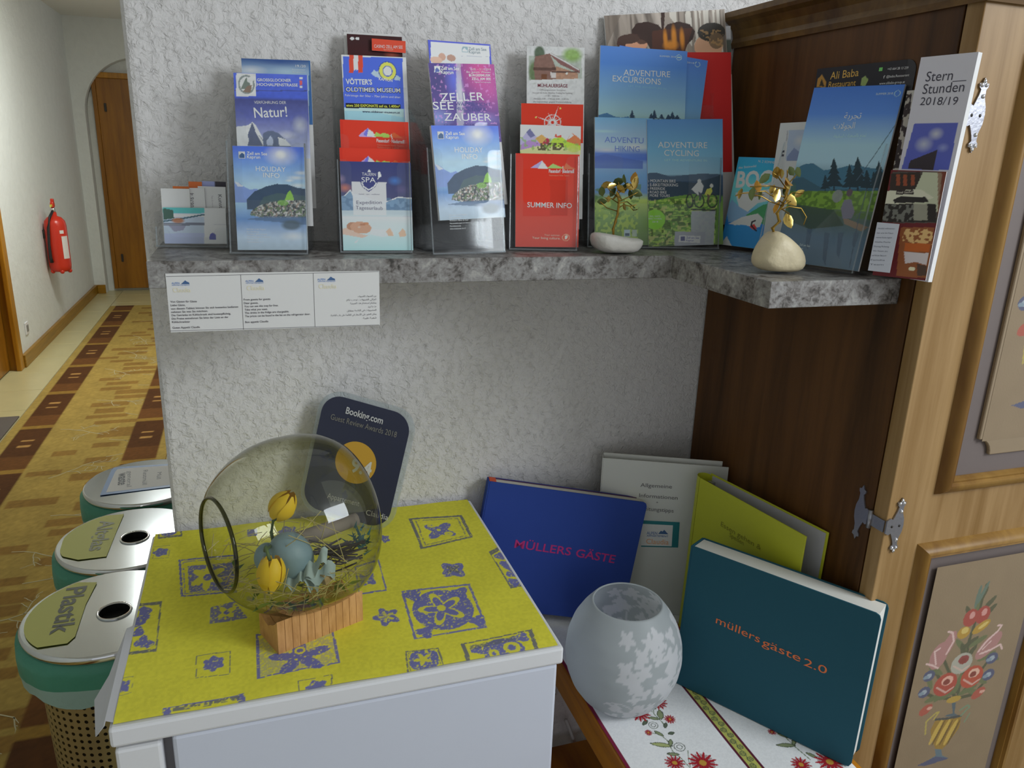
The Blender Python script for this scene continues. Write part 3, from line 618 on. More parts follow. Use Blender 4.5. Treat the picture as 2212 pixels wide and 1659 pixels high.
ce = inb(628, 1200, -.335); eg = MB().ball((0, 0, 0), 1, 22, 16); V = np.vstack(eg.V); V = np.c_[V[:, 0]*.0285, V[:, 1]*.0285, V[:, 2]*(.034+.003*(V[:, 2] < 0))]; V = V@np.array([[.9, 0, .43], [0, 1, 0], [-.43, 0, .9]])+ce
tag(put('decorative_egg', V, eg.F, MAT['egg_blue'], None, True), 'large grey-blue egg in the straw of the bowl', 'egg')
ce = inb(577, 1205, -.325); tag(put('decorative_egg', np.vstack(eg.V)*np.array([.017, .017, .021])+ce, eg.F, MAT['egg_blue'], None, True), 'small blue egg behind tulip stem in the bowl', 'egg')
# ribbon bow
rb = MB(); b0 = inb(655, 1240, -.36)
for k, (dx, dz) in enumerate(((.02, .014), (.026, -.002), (-.016, -.008), (.012, -.014))):
    P = [b0+np.array([dx*t, -.004*sin(pi*t), dz*t+.006*sin(2*pi*t)]) for t in np.linspace(0, 1.6, 9)]; Wd = np.array([.002, .010, .006]); Vr = [p+s*Wd for p in P for s in (-1, 1)]
    rb.add(Vr, [(2*i, 2*i+2, 2*i+3, 2*i+1) for i in range(8)])
ro = root('ribbon_bow', tuple(b0), 'pale blue crumpled ribbon bow beside the egg', 'ribbon')
for k in range(4): put('loop', rb.V[k], [(2*i, 2*i+2, 2*i+3, 2*i+1) for i in range(8)], MAT['ribbon'], ro, True)
# dark twig bundle, feathers, wood chip, straw
rr = np.random.RandomState(8)
tw = MB(); b0 = inb(722, 1195, -.32)
for k in range(26):
    o = b0+rr.randn(3)*np.array([.012, .010, .008]); d = np.array([.035+.02*rr.rand(), .012*rr.randn(), .012*rr.randn()]); tw.tube([o-d*.5, o+rr.randn(3)*.003, o+d*.5], .0012, 4)
tag(tw.out('twig_bundle', MAT['twig_dark']), 'dark bundle of fine twigs at the bowl centre right', 'twigs', kind='stuff')
fe = MB(); b0 = inb(775, 1170, -.30)
for k in range(40):
    o = b0+rr.randn(3)*np.array([.006, .006, .009]); d = nrm(np.array([.2, -.1, .7])+rr.randn(3)*.6)*.016; s = nrm(np.cross(d, [0, 1, .2]))*.0022; fe.add([o-s, o+s, o+d], [(0, 1, 2)])
tag(fe.out('feather_tuft', MAT['feather_teal']), 'dark teal feather tuft at the right inside the bowl', 'feathers', kind='stuff')
b0 = inb(704, 1248, -.36); MBo = Fr(b0, nrm((.8, .5, .2)), nrm((-.2, .1, 1))); tag(box('wood_chip', -.006, .006, -.007, .007, -.006, .006, MAT['wood_chip'], None, .001, MBo), 'small pale cube of wood in the straw', 'wood chip')
st = MB()
for k in range(260):
    s0 = -.085+.17*rr.rand(); th = rr.uniform(-1.15, 1.15); rad = np.interp(s0, sp[:, 0], sp[:, 1])*rr.uniform(.72, .955)
    o = BC+AX*s0+rad*(sin(th)*BY-cos(th)*BZ); d = nrm(AX*rr.randn()+BY*rr.randn()+BZ*rr.randn()*.25)*rr.uniform(.012, .026)
    P = [o-d, o+BZ*.004*rr.rand(), o+d]; ok = all(math.hypot(*((p-BC)@np.c_[BY, BZ])) < np.interp((p-BC) @ AX, sp[:, 0], sp[:, 1])-.003 and -.1 < (p-BC) @ AX < .1 for p in P)
    if ok: st.tube(P, .0006, 4, False)
for k in range(40):
    o = inb(rr.uniform(600, 780), rr.uniform(1130, 1260), rr.uniform(-.36, -.29)); d = nrm(rr.randn(3))*.03
    if all(math.hypot(*((p-BC)@np.c_[BY, BZ])) < .10 and abs((p-BC) @ AX) < .08 for p in (o-d, o+d)): st.tube([o-d, o, o+d], .0006, 4, False)
tag(st.out('straw_nest', MAT['straw']), 'thin yellow straw nest spread in the glass bowl', 'straw', kind='stuff')
gl = MB()
for k in range(30):
    s0 = rr.uniform(-.07, .09); th = rr.uniform(-.7, .8); rad = np.interp(s0, sp[:, 0], sp[:, 1])*.93; o = BC+AX*s0+rad*(sin(th)*BY-cos(th)*BZ); d = nrm(AX*rr.randn()+BY*rr.randn())*.016; s = nrm(np.cross(d, BZ))*.004
    if abs(s0) < .075: gl.add([o-d, o-s+BZ*.002, o+d, o+s+BZ*.002], [(0, 1, 2, 3)])
tag(gl.out('moss_bed', MAT['leaf_green']), 'green leafy moss at the bottom of the bowl', 'moss', kind='stuff')
lg = inb(690, 1150, -.29); tag(MB().tube([lg+np.array([-.055, -.01, -.008]), lg, lg+np.array([.055, .02, .004])], [.010, .011, .009], 10).out('bark_stick', MAT['pale_wood'], None, True), 'pale weathered stick lying across the back of the nest', 'stick')
# ================================================================ low table with runner
TZ = .600; TX0, TX1, TY0, TY1 = .640, .992, -.86, -.018
wood('table_honey', '874a06', 'c47e10', (20, 2.5, 20), .35, 4, .1)
tb = root('side_table', (.8, -.45, 0), 'low narrow honey-brown wooden table between fridge and wardrobe', 'table')
box('tabletop', TX0, TX1, TY0, TY1, TZ-.024, TZ, MAT['table_honey'], tb, .004)
box('apron', TX0+.012, TX0+.032, TY0+.05, TY1-.05, TZ-.085, TZ-.024, MAT['table_honey'], tb); box('apron', TX1-.032, TX1-.012, TY0+.05, TY1-.05, TZ-.085, TZ-.024, MAT['table_honey'], tb); box('apron', TX0+.05, TX1-.05, TY1-.03, TY1-.012, TZ-.085, TZ-.024, MAT['table_honey'], tb); box('apron', TX0+.05, TX1-.05, TY0+.012, TY0+.03, TZ-.085, TZ-.024, MAT['table_honey'], tb)
for x in (TX0+.01, TX1-.05):
    for y in (TY0+.01, TY1-.05): box('leg', x, x+.04, y, y+.04, 0, TZ-.024, MAT['table_honey'], tb, .004)
box('lower_shelf', TX0+.02, TX1-.02, TY0+.05, TY1-.02, .235, .255, MAT['table_honey'], tb, .003)
plain('socket_strip', (.6, .6, .58), .5)
cbl = MB().tube([atY(1222, 1555, -.03), atY(1240, 1600, -.025), atY(1256, 1636, -.03), atY(1235, 1650, -.03), atY(1225, 1700, -.03)], .004, 8); tag(cbl.out('power_cable', MAT['socket_strip'], None, True), 'white power cable hanging in the gap beside fridge', 'cable')
LIT[0] = .46
rn = root('table_runner', (.8, -.45, TZ), 'white cloth runner with red flowers and green border', 'table runner')
rfr = Fr((0, 0, TZ+.001), (1, 0, 0), (0, 1, 0))
zV = lambda x, y: (1180+x*.2767, 1200+y*.2767); zT = lambda x, y: (1260+x*.4334, 940+y*.4334)
def paint_runner(c):
    c.z = zV; A, B = c.A, c.B; c.I[:] = np.array([.89, .89, .90]); c.var(.03, .04, 4); c.var(.002, .10, 6)
    RD = lin('8a1430'); GRN = lin('6f7a58'); DK = lin('4d5644')
    c.mix(A < TX0+.007, lin('7d1c3c'))
    a0, b0 = c.pt((935, 890)); a1, b1 = c.pt((1605, 1659)); a2, _ = c.pt((970, 825)); a3, _ = c.pt((1722, 1659)); xl = (a0+a1)/2; xr = (a2+a3)/2
    for off in (0,):
        m = (A > xl+off) & (A < xr+off); c.mix(m, lin('bdbd62')); c.mix(np.abs(A-xl) < .0019, lin('5e1a32')); c.mix(np.abs(A-xr) < .0019, lin('5e1a32'))
        cx = (xl+xr)/2; w = (xr-xl)/2
        for k in range(64):
            y = -.86+k*.0132; s = 1 if k % 2 else -1; d = np.hypot(A-cx-s*w*.22, B-y)
            c.mix((np.abs(d-.0042) < .0009) & m, lin('54624a'), .85); c.mix((np.abs(d-.0018) < .0008) & m, lin('54624a'), .8)
            c.mix((np.abs(A-cx-s*.4*(B-y-.0066)) < .0008) & (np.abs(B-y-.0066) < .006) & m, lin('54624a'), .7)
    def daisy(x, y, r, z=None, n=13):
        z0 = c.z; c.z = z or c.z; a, b = c.pt((x, y)); c.z = z0; d = np.hypot(A-a, B-b); t = np.arctan2(B-b, A-a)
        c.mix(d < r*(.72+.28*np.cos(n*t)), lin('b0202c')); c.mix((d < r*.8) & (np.cos(n*t) < -.3), lin('7c1426'), .6); c.mix(d < r*.24, lin('c8963c'))
    def leaf(x, y, rx, ry, rot, z=None, colr='8f9a72'):
        z0 = c.z; c.z = z or c.z; a, b = c.pt((x, y)); c.z = z0; X = (A-a)*cos(rot)+(B-b)*sin(rot); Y = -(A-a)*sin(rot)+(B-b)*cos(rot)
        c.mix((np.abs(Y) < ry*(1-(X/rx)**2)) & (np.abs(X) < rx), lin(colr)); c.mix((np.abs(np.abs(Y)-ry*(1-(X/rx)**2)) < .0007) & (np.abs(X) < rx), DK)
    def spiral(x, y, r, z=None):
        z0 = c.z; c.z = z or c.z; a, b = c.pt((x, y)); c.z = z0; d = np.hypot(A-a, B-b); c.mix((np.abs(d-r) < .0007) | (np.abs(d-r*.5) < .0007), DK, .8)
    def branch(dx, dy, z=zV):
        q = lambda x, y: (x+dx, y+dy); z0 = c.z; c.z = z
        c.line([q(760, 1080), q(785, 1140), q(835, 1195), q(840, 1240), q(900, 1300), q(935, 1350)], 7, '5a6350'); c.line([q(690, 1140), q(760, 1170), q(830, 1225)], 6, '5a6350'); c.line([q(865, 1380), q(945, 1450), q(985, 1530), q(1050, 1585), q(1120, 1659)], 7, '5a6350')
        c.line([q(1105, 1530), q(1110, 1600), q(1125, 1659)], 6, '5a6350'); c.line([q(800, 1388), q(860, 1395)], 7, '5a6350')
        c.z = z0
        leaf(*q(805, 1190), .011, .0035, -.6, z); leaf(*q(890, 1245), .012, .005, 1.2, z); leaf(*q(840, 1275), .010, .003, -.5, z); leaf(*q(900, 1482), .018, .0042, -.45, z, 'b0b87a'); leaf(*q(770, 1310), .008, .003, .6, z, '5f6a58'); leaf(*q(930, 1330), .007, .0028, .9, z, '5f6a58'); leaf(*q(975, 1392), .006, .003, 0, z, '5f6a58'); leaf(*q(880, 1395), .009, .003, -1, z); leaf(*q(970, 1465), .008, .003, 1, z); leaf(*q(990, 1555), .010, .003, -.4, z); leaf(*q(775, 1100), .009, .003, 1.3, z)
        spiral(*q(835, 1330), .0075, z); spiral(*q(1040, 1500), .0085, z); spiral(*q(695, 1105), .006, z)
        daisy(*q(727, 1240), .0195, z); daisy(*q(868, 1152), .0175, z); daisy(*q(965, 1282), .0105, z); daisy(*q(797, 1388), .007, z); daisy(*q(1003, 1622), .016, z); daisy(*q(1222, 1625), .0235, z)
    branch(0, 0)
    c.z = zT; c.line([(900, 1445), (1000, 1500), (1060, 1560), (1130, 1620)], 5, '5a6350'); c.line([(937, 1482), (990, 1490)], 5, '5a6350')
    leaf(1000, 1500, .010, .003, -.7, zT); leaf(1010, 1548, .016, .004, -.3, zT); leaf(1050, 1530, .009, .003, .8, zT); leaf(1140, 1600, .010, .003, -1, zT)
    daisy(940, 1482, .0075, zT); daisy(1085, 1645, .0165, zT); daisy(1228, 1632, .0235, zT); daisy(462, 955, .017, zT); daisy(520, 1040, .012, zT); leaf(440, 885, .012, .004, 1, zT, 'a8b070'); leaf(455, 875, .010, .003, .3, zT, '6a745c'); daisy(60, 860, .014, zT)
    c.line([(420, 850), (445, 900), (458, 940)], 5, '5a6350')
grid('printed_fabric', rfr, TX0+.001, TX1-.012, -.80, TY1-.004, .00105, paint_runner, MAT['cloth_print'], rn, c=.0012, disp=lambda A, B: .0004*np.sin(A*60+B*7)*np.sin(B*30))
# ---------------------------------------------------------------- books and binders
def book(name, label, fr, th, cover, pages, spine='L', ct=.0025, inset=.004, tagcol=None, corner=.008):
    t = root(name, tuple(fr.o), label, 'book')
    P = [(0, 0), (fr.w-corner, 0), (fr.w-corner*.4, corner*.15), (fr.w, corner), (fr.w, fr.h-corner), (fr.w-corner*.3, fr.h-corner*.3), (fr.w-corner, fr.h), (0, fr.h)]
    MB().prism(P, -ct, 0, fr).out('front_cover', cover, t); MB().prism(P, -th, -th+ct, fr).out('back_cover', cover, t)
    box('spine', -.0035, 0, 0, fr.h, -th, 0, cover, t, .0015, fr)
    box('page_block', .001, fr.w-inset, inset, fr.h-inset*.5, -th+ct, -ct, pages, t, 0, fr)
    return t
plain('pages_white', (.80, .79, .74), .8, bump=(900, .3, .0005)); plain('pages_cream', (.72, .69, .60), .8, bump=(900, .3, .0005))
plain('cover_teal', lin('1d4350')*1.8, .75, spec=.2, bump=(700, .2, .0006)); plain('cover_blue', (.035, .075, .34), .8, spec=.2, bump=(700, .2, .0006)); plain('red_band', (.75, .10, .03), .7); plain('cover_purple', (.09, .035, .10), .75)
tf = standing(.811, -.313, TZ+.0035, -57.8, 2.4, .297, .262)
t = book('guest_book', 'large dark teal guest book with orange lettering, nearest', tf, .044, MAT['cover_teal'], MAT['pages_white'])
LIT[0] = .42
zT_ = zT
for s, p0, p1 in (('müllers', (660, 935), (878, 1035)), ('gäste', (890, 1045), (1080, 1130)), ('2.0', (1098, 1145), (1212, 1192))): txt(t, tf, s, p0, p1, 40, 'a4542e', zT)
bf = leaning((1059, 1040), (1399, 1086), (.7, -.10, TZ+.003), -12, 5, bottom=(1231, 1333))
t = book('guest_book', 'royal blue guest book with dark red lettering by wall', bf, .028, MAT['cover_blue'], MAT['pages_cream'])
box('red_headband', -.0008, .012, bf.h-.0015, bf.h+.0006, -.0255, -.0026, MAT['red_band'], t, 0, bf); box('flyleaf', .002, bf.w-.004, bf.h-.004, bf.h-.0003, -.0254, -.024, MAT['cover_purple'], t, 0, bf)
zM = lambda x, y: (1000+x*.2893, 940+y*.2893); LIT[0] = .35
txt(t, bf, 'MÜLLERS', (382, 838), (802, 898), 62, '7a1f4e', zM, bold=.012); txt(t, bf, 'GÄSTE', (838, 905), (1128, 955), 62, '7a1f4e', zM, bold=.012)
# white ring binder
plain('binder_white', (.70, .70, .66), .5); plain('binder_yellow', (.56, .58, .03), .45); plain('binder_grey', (.50, .49, .52), .6)
wf = standing(.769, -.058, TZ+.0025, -25.5, 1.5, .236, .325)
t = root('ring_binder', tuple(wf.o), 'slim white ring binder with handwriting standing in corner', 'binder')
box('front_cover', 0, wf.w, 0, wf.h-.002, -.0022, 0, MAT['binder_white'], t, .0008, wf); box('back_cover', .0, wf.w-.010, 0, wf.h+.004, -.016, -.0135, MAT['binder_white'], t, .0008, wf)
box('spine', -.002, 0, 0, wf.h-.002, -.016, 0, MAT['binder_white'], t, .0008, wf); box('gap_shade_fill', .004, wf.w-.015, .004, wf.h-.016, -.0125, -.003, MAT['dark_gap'], t, 0, wf)  # near-black filler stands in for the shade in the gap between the covers
zW = zM; LIT[0] = .33
for s, p0, p1, h in (('Allgemeine', (1325, 385), (1560, 398), 30), ('Informationen', (1315, 462), (1602, 482), 30), ('+', (1440, 508), (1458, 510), 16), ('Anleitungstipps', (1290, 556), (1572, 578), 30)): txt(t, wf, s, p0, p1, h, '3c3a3c', zW)
Q = [wf.q(*zW(*p)) for p in ((1330, 635), (1618, 650), (1606, 838), (1330, 832))]; MB().prism(Q[::-1], .0002, .0008, wf).out('logo_card', plain('card_teal', (.02, .22, .25), .5), t)
Q = [wf.q(*zW(*p)) for p in ((1330, 660), (1568, 672), (1558, 828), (1330, 822))]; MB().prism(Q[::-1], .0008, .0011, wf).out('logo_field', MAT['white_paper'], t)
Q = [wf.q(*zW(*p)) for p in ((1458, 735), (1478, 712), (1490, 718), (1503, 705), (1532, 738))]; MB().prism(Q[::-1], .0011, .0014, wf).out('logo_mountain', plain('logo_blue', (.06, .14, .32), .5), t)
txt(t, wf, 'ALPEN', (1372, 738), (1450, 740), 22, '20406c', zW, .0016); txt(t, wf, 'APPARTEMENT', (1372, 755), (1532, 760), 14, '20406c', zW, .0016); txt(t, wf, 'Claudia', (1368, 808), (1535, 815), 40, 'a06a48', zW, .0016)
# yellow-green ring binder, wedge open
yf = standing(.905, -.172, TZ+.0025, -80.5, 1.2, .248, .318); yb = standing(.932, -.166, TZ+.0025, -78.4, 1.1, .261, .322)
t = root('ring_binder', tuple(yf.o), 'yellow-green ring binder standing open like a wedge', 'binder')
box('front_cover', 0, yf.w, 0, yf.h, -.0025, 0, MAT['binder_yellow'], t, .001, yf)
box('back_cover', 0, yb.w, 0, yb.h, -.0025, 0, MAT['binder_yellow'], t, .001, yb); box('grey_lining', .006, yb.w-.004, .003, yb.h-.003, .0001, .0008, MAT['binder_grey'], t, 0, yb)
k = 8; V = []
for i in range(k+1):
    w = pi*i/k; m0 = (np.array(yf.o)+np.array(yb.o))/2; e = (np.array(yb.o)-np.array(yf.o))/2; nb = -yf.u*.016
    p = m0-e*cos(w)+nb*sin(w); V += [p, p+yf.v*.319]
put('spine', V, [(2*i, 2*i+2, 2*i+3, 2*i+1) for i in range(k)], MAT['binder_yellow'], t, True)
box('ring_plate', .004, .016, .05, yb.h-.012, .001, .010, plain('ring_metal', (.5, .5, .5), .3, 1), t, .001, yb)
LIT[0] = .4
txt(t, yf, 'Essen gehen &', (685, 452), (885, 575), 26, '5c5a18', zT); txt(t, yf, 'Speisen', (728, 505), (800, 550), 24, '5c5a18', zT)
# ---------------------------------------------------------------- frosted glass vase
VC = np.array([.700, -.320, TZ+.002])
def frosted():
    m, nt, p = nodes('frosted_glass'); at = N(nt, 'ShaderNodeAttribute', attribute_name='Col'); out = nt.nodes['Material Output']
    L(nt, at.outputs['Color'], p.inputs['Base Color']); p.inputs['Roughness'].default_value = .45; p.inputs['Specular IOR Level'].default_value = .4
    tl = N(nt, 'ShaderNodeBsdfTranslucent'); L(nt, at.outputs['Color'], tl.inputs[0]); mx = N(nt, 'ShaderNodeMixShader'); mx.inputs[0].default_value = .42
    tr = N(nt, 'ShaderNodeBsdfTransparent'); tr.inputs[0].default_value = (.85, .88, .9, 1); m2 = N(nt, 'ShaderNodeMixShader'); m2.inputs[0].default_value = .12
    L(nt, p.outputs[0], mx.inputs[1]); L(nt, tl.outputs[0], mx.inputs[2]); L(nt, mx.outputs[0], m2.inputs[1]); L(nt, tr.outputs[0], m2.inputs[2]); L(nt, m2.outputs[0], out.inputs[0]); MAT['frosted_glass'] = m
frosted()
vr = [(.0, .0), (.047, .0), (.052, .002), (.068, .016), (.083, .038), (.093, .065), (.0965, .092), (.094, .120), (.086, .146), (.073, .168), (.062, .1815), (.0575, .187), (.0555, .188), (.0545, .186)]
vp = spl(vr, 90); 
for it in range(3): vp[3:-4] = (vp[2:-5]+2*vp[3:-4]+vp[4:-3])/4
k = 220; th = np.linspace(0, 2*pi, k, endpoint=False); TH, ZZ = np.meshgrid(th, vp[:, 1]); RR = np.repeat(vp[:, :1], k, 1)
V = np.c_[(VC[0]+RR*np.cos(TH)).ravel(), (VC[1]+RR*np.sin(TH)).ravel(), (VC[2]+ZZ).ravel()]
S = TH*.09; colr = np.ones(TH.shape+(3,))*np.array([.60, .64, .65]); r8 = np.random.RandomState(14); msk = np.zeros(TH.shape, bool)
for q in range(120):
    t0 = r8.uniform(-2.25, 1.6); z0 = r8.uniform(.012, .165); rad = r8.uniform(.010, .016); ro = r8.rand()*6.28; n = r8.choice([3, 4, 5])
    dt = (np.mod(TH-t0+pi, 2*pi)-pi)*np.maximum(RR, .03); dz = ZZ-z0; d = np.hypot(dt, dz); a = np.arctan2(dz, dt); msk |= d < rad*(.74+.26*np.cos(n*a+ro))
for q in range(9):
    t0 = r8.uniform(-2.2, .8); z0 = r8.uniform(.03, .14); dt = (np.mod(TH-t0+pi, 2*pi)-pi)*np.maximum(RR, .03); msk |= (np.abs(np.hypot(dt, ZZ-z0)-.028) < .0013) & (dt > -.02)
msk &= (ZZ < .183) & (ZZ > .006); colr[msk] = np.array([.90, .90, .92])
F = [(i*k+j, i*k+(j+1) % k, (i+1)*k+(j+1) % k, (i+1)*k+j) for i in range(len(vp)-1) for j in range(k)]
vz = put('frosted_vase', V, F, MAT['frosted_glass'], None, True, cols=colr.reshape(-1, 3)); tag(vz, 'round frosted glass vase with white leaf pattern', 'vase')
# ================================================================ painted wardrobe
wood('wardrobe_side', '3a2208', '6b4520', (30, 30, 2.2), .5, 5, .15, .3); wood('wardrobe_oak', '84612f', 'ac8a5c', (45, 45, 2.5), .45, 5, .12, .35)
wood('moulding_dark', '6a4310', 'a8813e', (20, 20, 3), .35, 4, .08); plain('recess_brown', (.17, .135, .125), .55, bump=(60, .1)); plain('inset_brown', (.30, .22, .135), .5, var=.06, vs=30)
wood('crown_wood', '4a3010', '7a5a2a', (3, 30, 30), .4, 4, .1)
wr = root('wardrobe', (1.45, -.26, 0), 'dark oak painted peasant wardrobe at the right edge', 'wardrobe')
XR = 1.93
box('side_panel', W, W+.022, DW+.028, -.004, .05, 1.685, MAT['wardrobe_side'], wr, .001); box('side_panel', XR-.022, XR, DW+.028, -.004, .05, 1.685, MAT['wardrobe_side'], wr, .001)
box('base', W+.004, XR-.004, DW+.03, -.006, 0, .05, MAT['wardrobe_side'], wr); box('back_board', W+.022, XR-.022, -.02, -.006, .05, 1.685, MAT['wardrobe_side'], wr); box('top_board', W+.002, XR-.002, DW+.03, -.006, 1.685, 1.70, MAT['wardrobe_side'], wr)
cp = [(.0, 1.681), (-.004, 1.672), (-.006, 1.680), (-.003, 1.688), (-.006, 1.70), (-.014, 1.710), (-.022, 1.715), (-.025, 1.720), (-.025, 1.729), (.0, 1.729)]
V = []; n = len(cp)
for dx, z in cp: V += [(W+dx, -.003, z)]
for dx, z in cp: V += [(W+dx, DW+dx-.002, z)]
for dx, z in cp: V += [(XR-dx, DW+dx-.002, z)]
for dx, z in cp: V += [(XR-dx, -.003, z)]
put('crown', V, [(s*n+i, s*n+(i+1) % n, (s+1)*n+(i+1) % n, (s+1)*n+i) for s in range(3) for i in range(n)]+[tuple(range(n-1, -1, -1)), tuple(3*n+i for i in range(n)), (n-1, 2*n-1, 3*n-1, 4*n-1)], MAT['crown_wood'], wr)
DX0, DX1 = W+.0005, 1.432
dfr = Fr((0, DW, 0), (1, 0, 0), (0, 0, 1))
def rail_panel(d, x0, x1, z0, z1, name):
    w = .026
    pr = [(0, 0), (.004, .008), (.010, .0135), (.016, .0135), (.019, .009), (.022, .010), (w, .004), (w, 0)]
    k = len(pr)
    def side(A, B, inn):   # mitred moulding length from corner A to B, inn = inward direction
        A, B, inn = (np.array(q, float) for q in (A, B, inn)); t = nrm(B-A); V = []
        for E, s in ((A, 1), (B, -1)):
            for a, c in pr: p = E+inn*a+t*s*a; V.append((p[0], DW-c, p[1]))
        smooth_by_angle(put('moulding', V, [(i, i+1, k+i+1, k+i) for i in range(k-1)]+[tuple(range(k)), tuple(range(2*k-1, k-1, -1))], MAT['moulding_dark'], d), 50)
    side((x0, z0), (x0, z1), (1, 0)); side((x1, z1), (x1, z0), (-1, 0)); side((x0, z1), (x1, z1), (0, -1)); side((x1, z0), (x0, z0), (0, 1))
    box('recess_panel', x0+w-.002, x1-w+.002, DW-.0005, DW+.004, z0+w-.002, z1-w+.002, MAT['recess_brown'], d)
    a0, a1, b0, b1 = x0+w+.032, x1-w-.032, z0+w+.03, z1-w-.03; r = .026
    P = []
    for cx, cy, s0 in ((a1, b1, -pi/2), (a0, b1, 0), (a0, b0, pi/2), (a1, b0, pi)):
        seq = [(cx+r*cos(s0+pi-(-t)), cy+r*sin(s0+pi+t)) for t in np.linspace(pi/2, 0, 7)]
        P += seq
    P = []
    for (cx, cy, t0) in ((a1, b1, 3*pi/2), (a0, b1, 2*pi), (a0, b0, pi/2), (a1, b0, pi)):
        P += [(cx+r*cos(t0-t), cy+r*sin(t0-t)) for t in np.linspace(0, pi/2, 7)]
    ins = MB().prism(P, .0004, .0065, dfr).out('inset_panel', MAT['inset_brown'], d); bev(ins, .0012, 1)
    return (a0, a1, b0, b1)
dl = box('door', DX0, DX1, DW, DW+.026, .055, 1.680, MAT['wardrobe_oak'], wr, .0015); box('door', DX1+.003, XR-.001, DW, DW+.026, .055, 1.680, MAT['wardrobe_oak'], wr, .0015)
iu = rail_panel(dl, 1.0745, 1.362, 1.026, 1.625, 'upper'); il = rail_panel(dl, 1.063, 1.366, .33, .947, 'lower')
# painted bouquet on the lower inset, read off the panel
zD = lambda x, y: (1820+x*.4574, 900+y*.4574); LIT[0] = .80
pfr = Fr((0, DW-.0066, 0), (1, 0, 0), (0, 0, 1))
def bouquet(c):
    c.z = zD; c.I[:] = np.array([.30, .22, .135]); c.var(.02, .08, 3)
    G, G2 = '3c4a38', '5a6a48'
    for P in ([(540, 1330), (570, 1200), (600, 1050), (640, 930), (680, 795)], [(530, 1320), (460, 1240), (420, 1180)], [(545, 1320), (620, 1240), (690, 1150)], [(530, 1330), (440, 1330), (380, 1300)], [(545, 1330), (620, 1310), (680, 1240)], [(540, 1300), (500, 1200), (470, 1130)]): c.line(P, 12, G)
    for x, y, a in ((660, 850, 1.1), (640, 880, 1.6), (690, 885, .8), (600, 930, 2.2), (690, 920, .7), (560, 1080, 2.4), (600, 1070, .5), (640, 1060, .4), (570, 1110, 2.0), (600, 1120, .9), (430, 1330, .2), (470, 1310, .7), (620, 1300, -.4), (590, 1290, .3), (545, 1260, 1.4), (680, 1130, .3), (700, 1140, -.3), (410, 1250, 2.0), (440, 1200, 2.6), (500, 1310, .4), (650, 1240, -.6)): c.ell(x, y, 40, 12, G2 if int(x) % 3 else G, .95, 0, a)
    for x, y, a in ((665, 830, 1.2), (640, 850, 1.5)): c.ell(x, y, 45, 9, '557066', 1, 0, a)
    # cherries, yellow tulips
    for x, y in ((605, 950), (662, 935)): c.ell(x, y, 32, 38, 'a03838'); c.ell(x+8, y-12, 12, 16, 'd8a09a', .8)
    c.ell(572, 1020, 28, 26, 'b08a30'); c.ell(578, 1010, 16, 14, 'd8c070', .8); c.ell(655, 992, 40, 20, 'b08a30', 1, 0, .5); c.ell(665, 985, 24, 8, 'd8c070', .8, 0, .5)
    # pink tulips
    c.ell(455, 1130, 38, 58, 'a87878', 1, 0, -.25); c.ell(498, 1080, 24, 62, 'a87878', 1, 0, -.35); c.line([(490, 1120), (525, 1060), (520, 1020), (500, 1015)], 8, 'd8b8b4'); c.line([(440, 1170), (435, 1110), (460, 1095)], 7, 'd8b8b4'); c.line([(395, 1168), (425, 1175), (450, 1188)], 7, 'd8b8b4')
    c.ell(690, 1080, 62, 34, 'a87878', 1, 0, .75); c.line([(640, 1110), (680, 1060), (735, 1010), (752, 985), (735, 985)], 8, 'd8b8b4'); c.line([(650, 1120), (700, 1100), (745, 1075), (752, 1095)], 8, 'd8b8b4'); c.line([(660, 1100), (700, 1060)], 5, 'd8b8b4')
    # roses
    for x, y, r, b, k in ((562, 1165, 46, 'a8a89c', '86303a'), (485, 1265, 50, 'a83a34', 'e0a898'), (610, 1228, 48, 'b04030', 'e0b09c')):
        c.ell(x, y, r, r*.98, b); c.ell(x+10, y-18, r*.5, r*.42, k); c.ell(x+6, y-12, r*.3, r*.26, '7c2428'); c.line([(x-r*.8, y+r*.3), (x, y+r*.75), (x+r*.75, y+r*.25)], 7, 'd0b0a4', .8)
    for x, y in ((408, 1225), (385, 1302), (688, 1218), (705, 1140)): c.ell(x, y, 26, 24, '3a4a70'); c.ell(x, y, 12, 11, '9aa8b4'); c.ell(x-14, y+8, 12, 8, '7890a0')
    for x, y in ((392, 1385), (640, 1305)): c.ell(x, y, 30, 20, 'a84a40', 1, 0, .5); c.ell(x+18, y-8, 12, 7, 'd8a898', .9)
    # urn
    c.poly([(515, 1350), (520, 1400), (475, 1415), (560, 1420), (528, 1400), (535, 1350)], '3c5a6a'); c.ell(525, 1335, 32, 14, 'b0903a')
    c.poly([(415, 1480), (440, 1430), (500, 1425), (560, 1415), (550, 1470), (490, 1550), (465, 1575), (440, 1570), (418, 1520)], '96762a')
    for x in (440, 475, 510): c.ell(x, 1490, 10, 55, 'd0b050', .8, 0, -.35); c.ell(x+14, 1490, 5, 55, '5a4418', .8, 0, -.35)
    c.line([(440, 1430), (500, 1425), (560, 1412)], 9, '2c3c44'); c.line([(560, 1410), (600, 1370), (590, 1362), (555, 1385)], 7, '6a8a70'); c.line([(430, 1430), (455, 1395), (440, 1400), (395, 1440), (390, 1500)], 7, 'b0a050'); c.line([(575, 1440), (600, 1400)], 6, '6a8a70')
    c.poly([(435, 1570), (465, 1570), (470, 1600), (500, 1612), (400, 1625), (440, 1600)], '507080'); c.poly([(440, 1605), (505, 1612), (390, 1650), (350, 1648)], '3a4c74'); c.I = c.I*.70+np.array([.26, .19, .12])*.30
grid('painted_bouquet', pfr, 1.105, 1.318, .45, .905, .0013, bouquet, MAT['paint_on_wood'], dl, c=.0002)
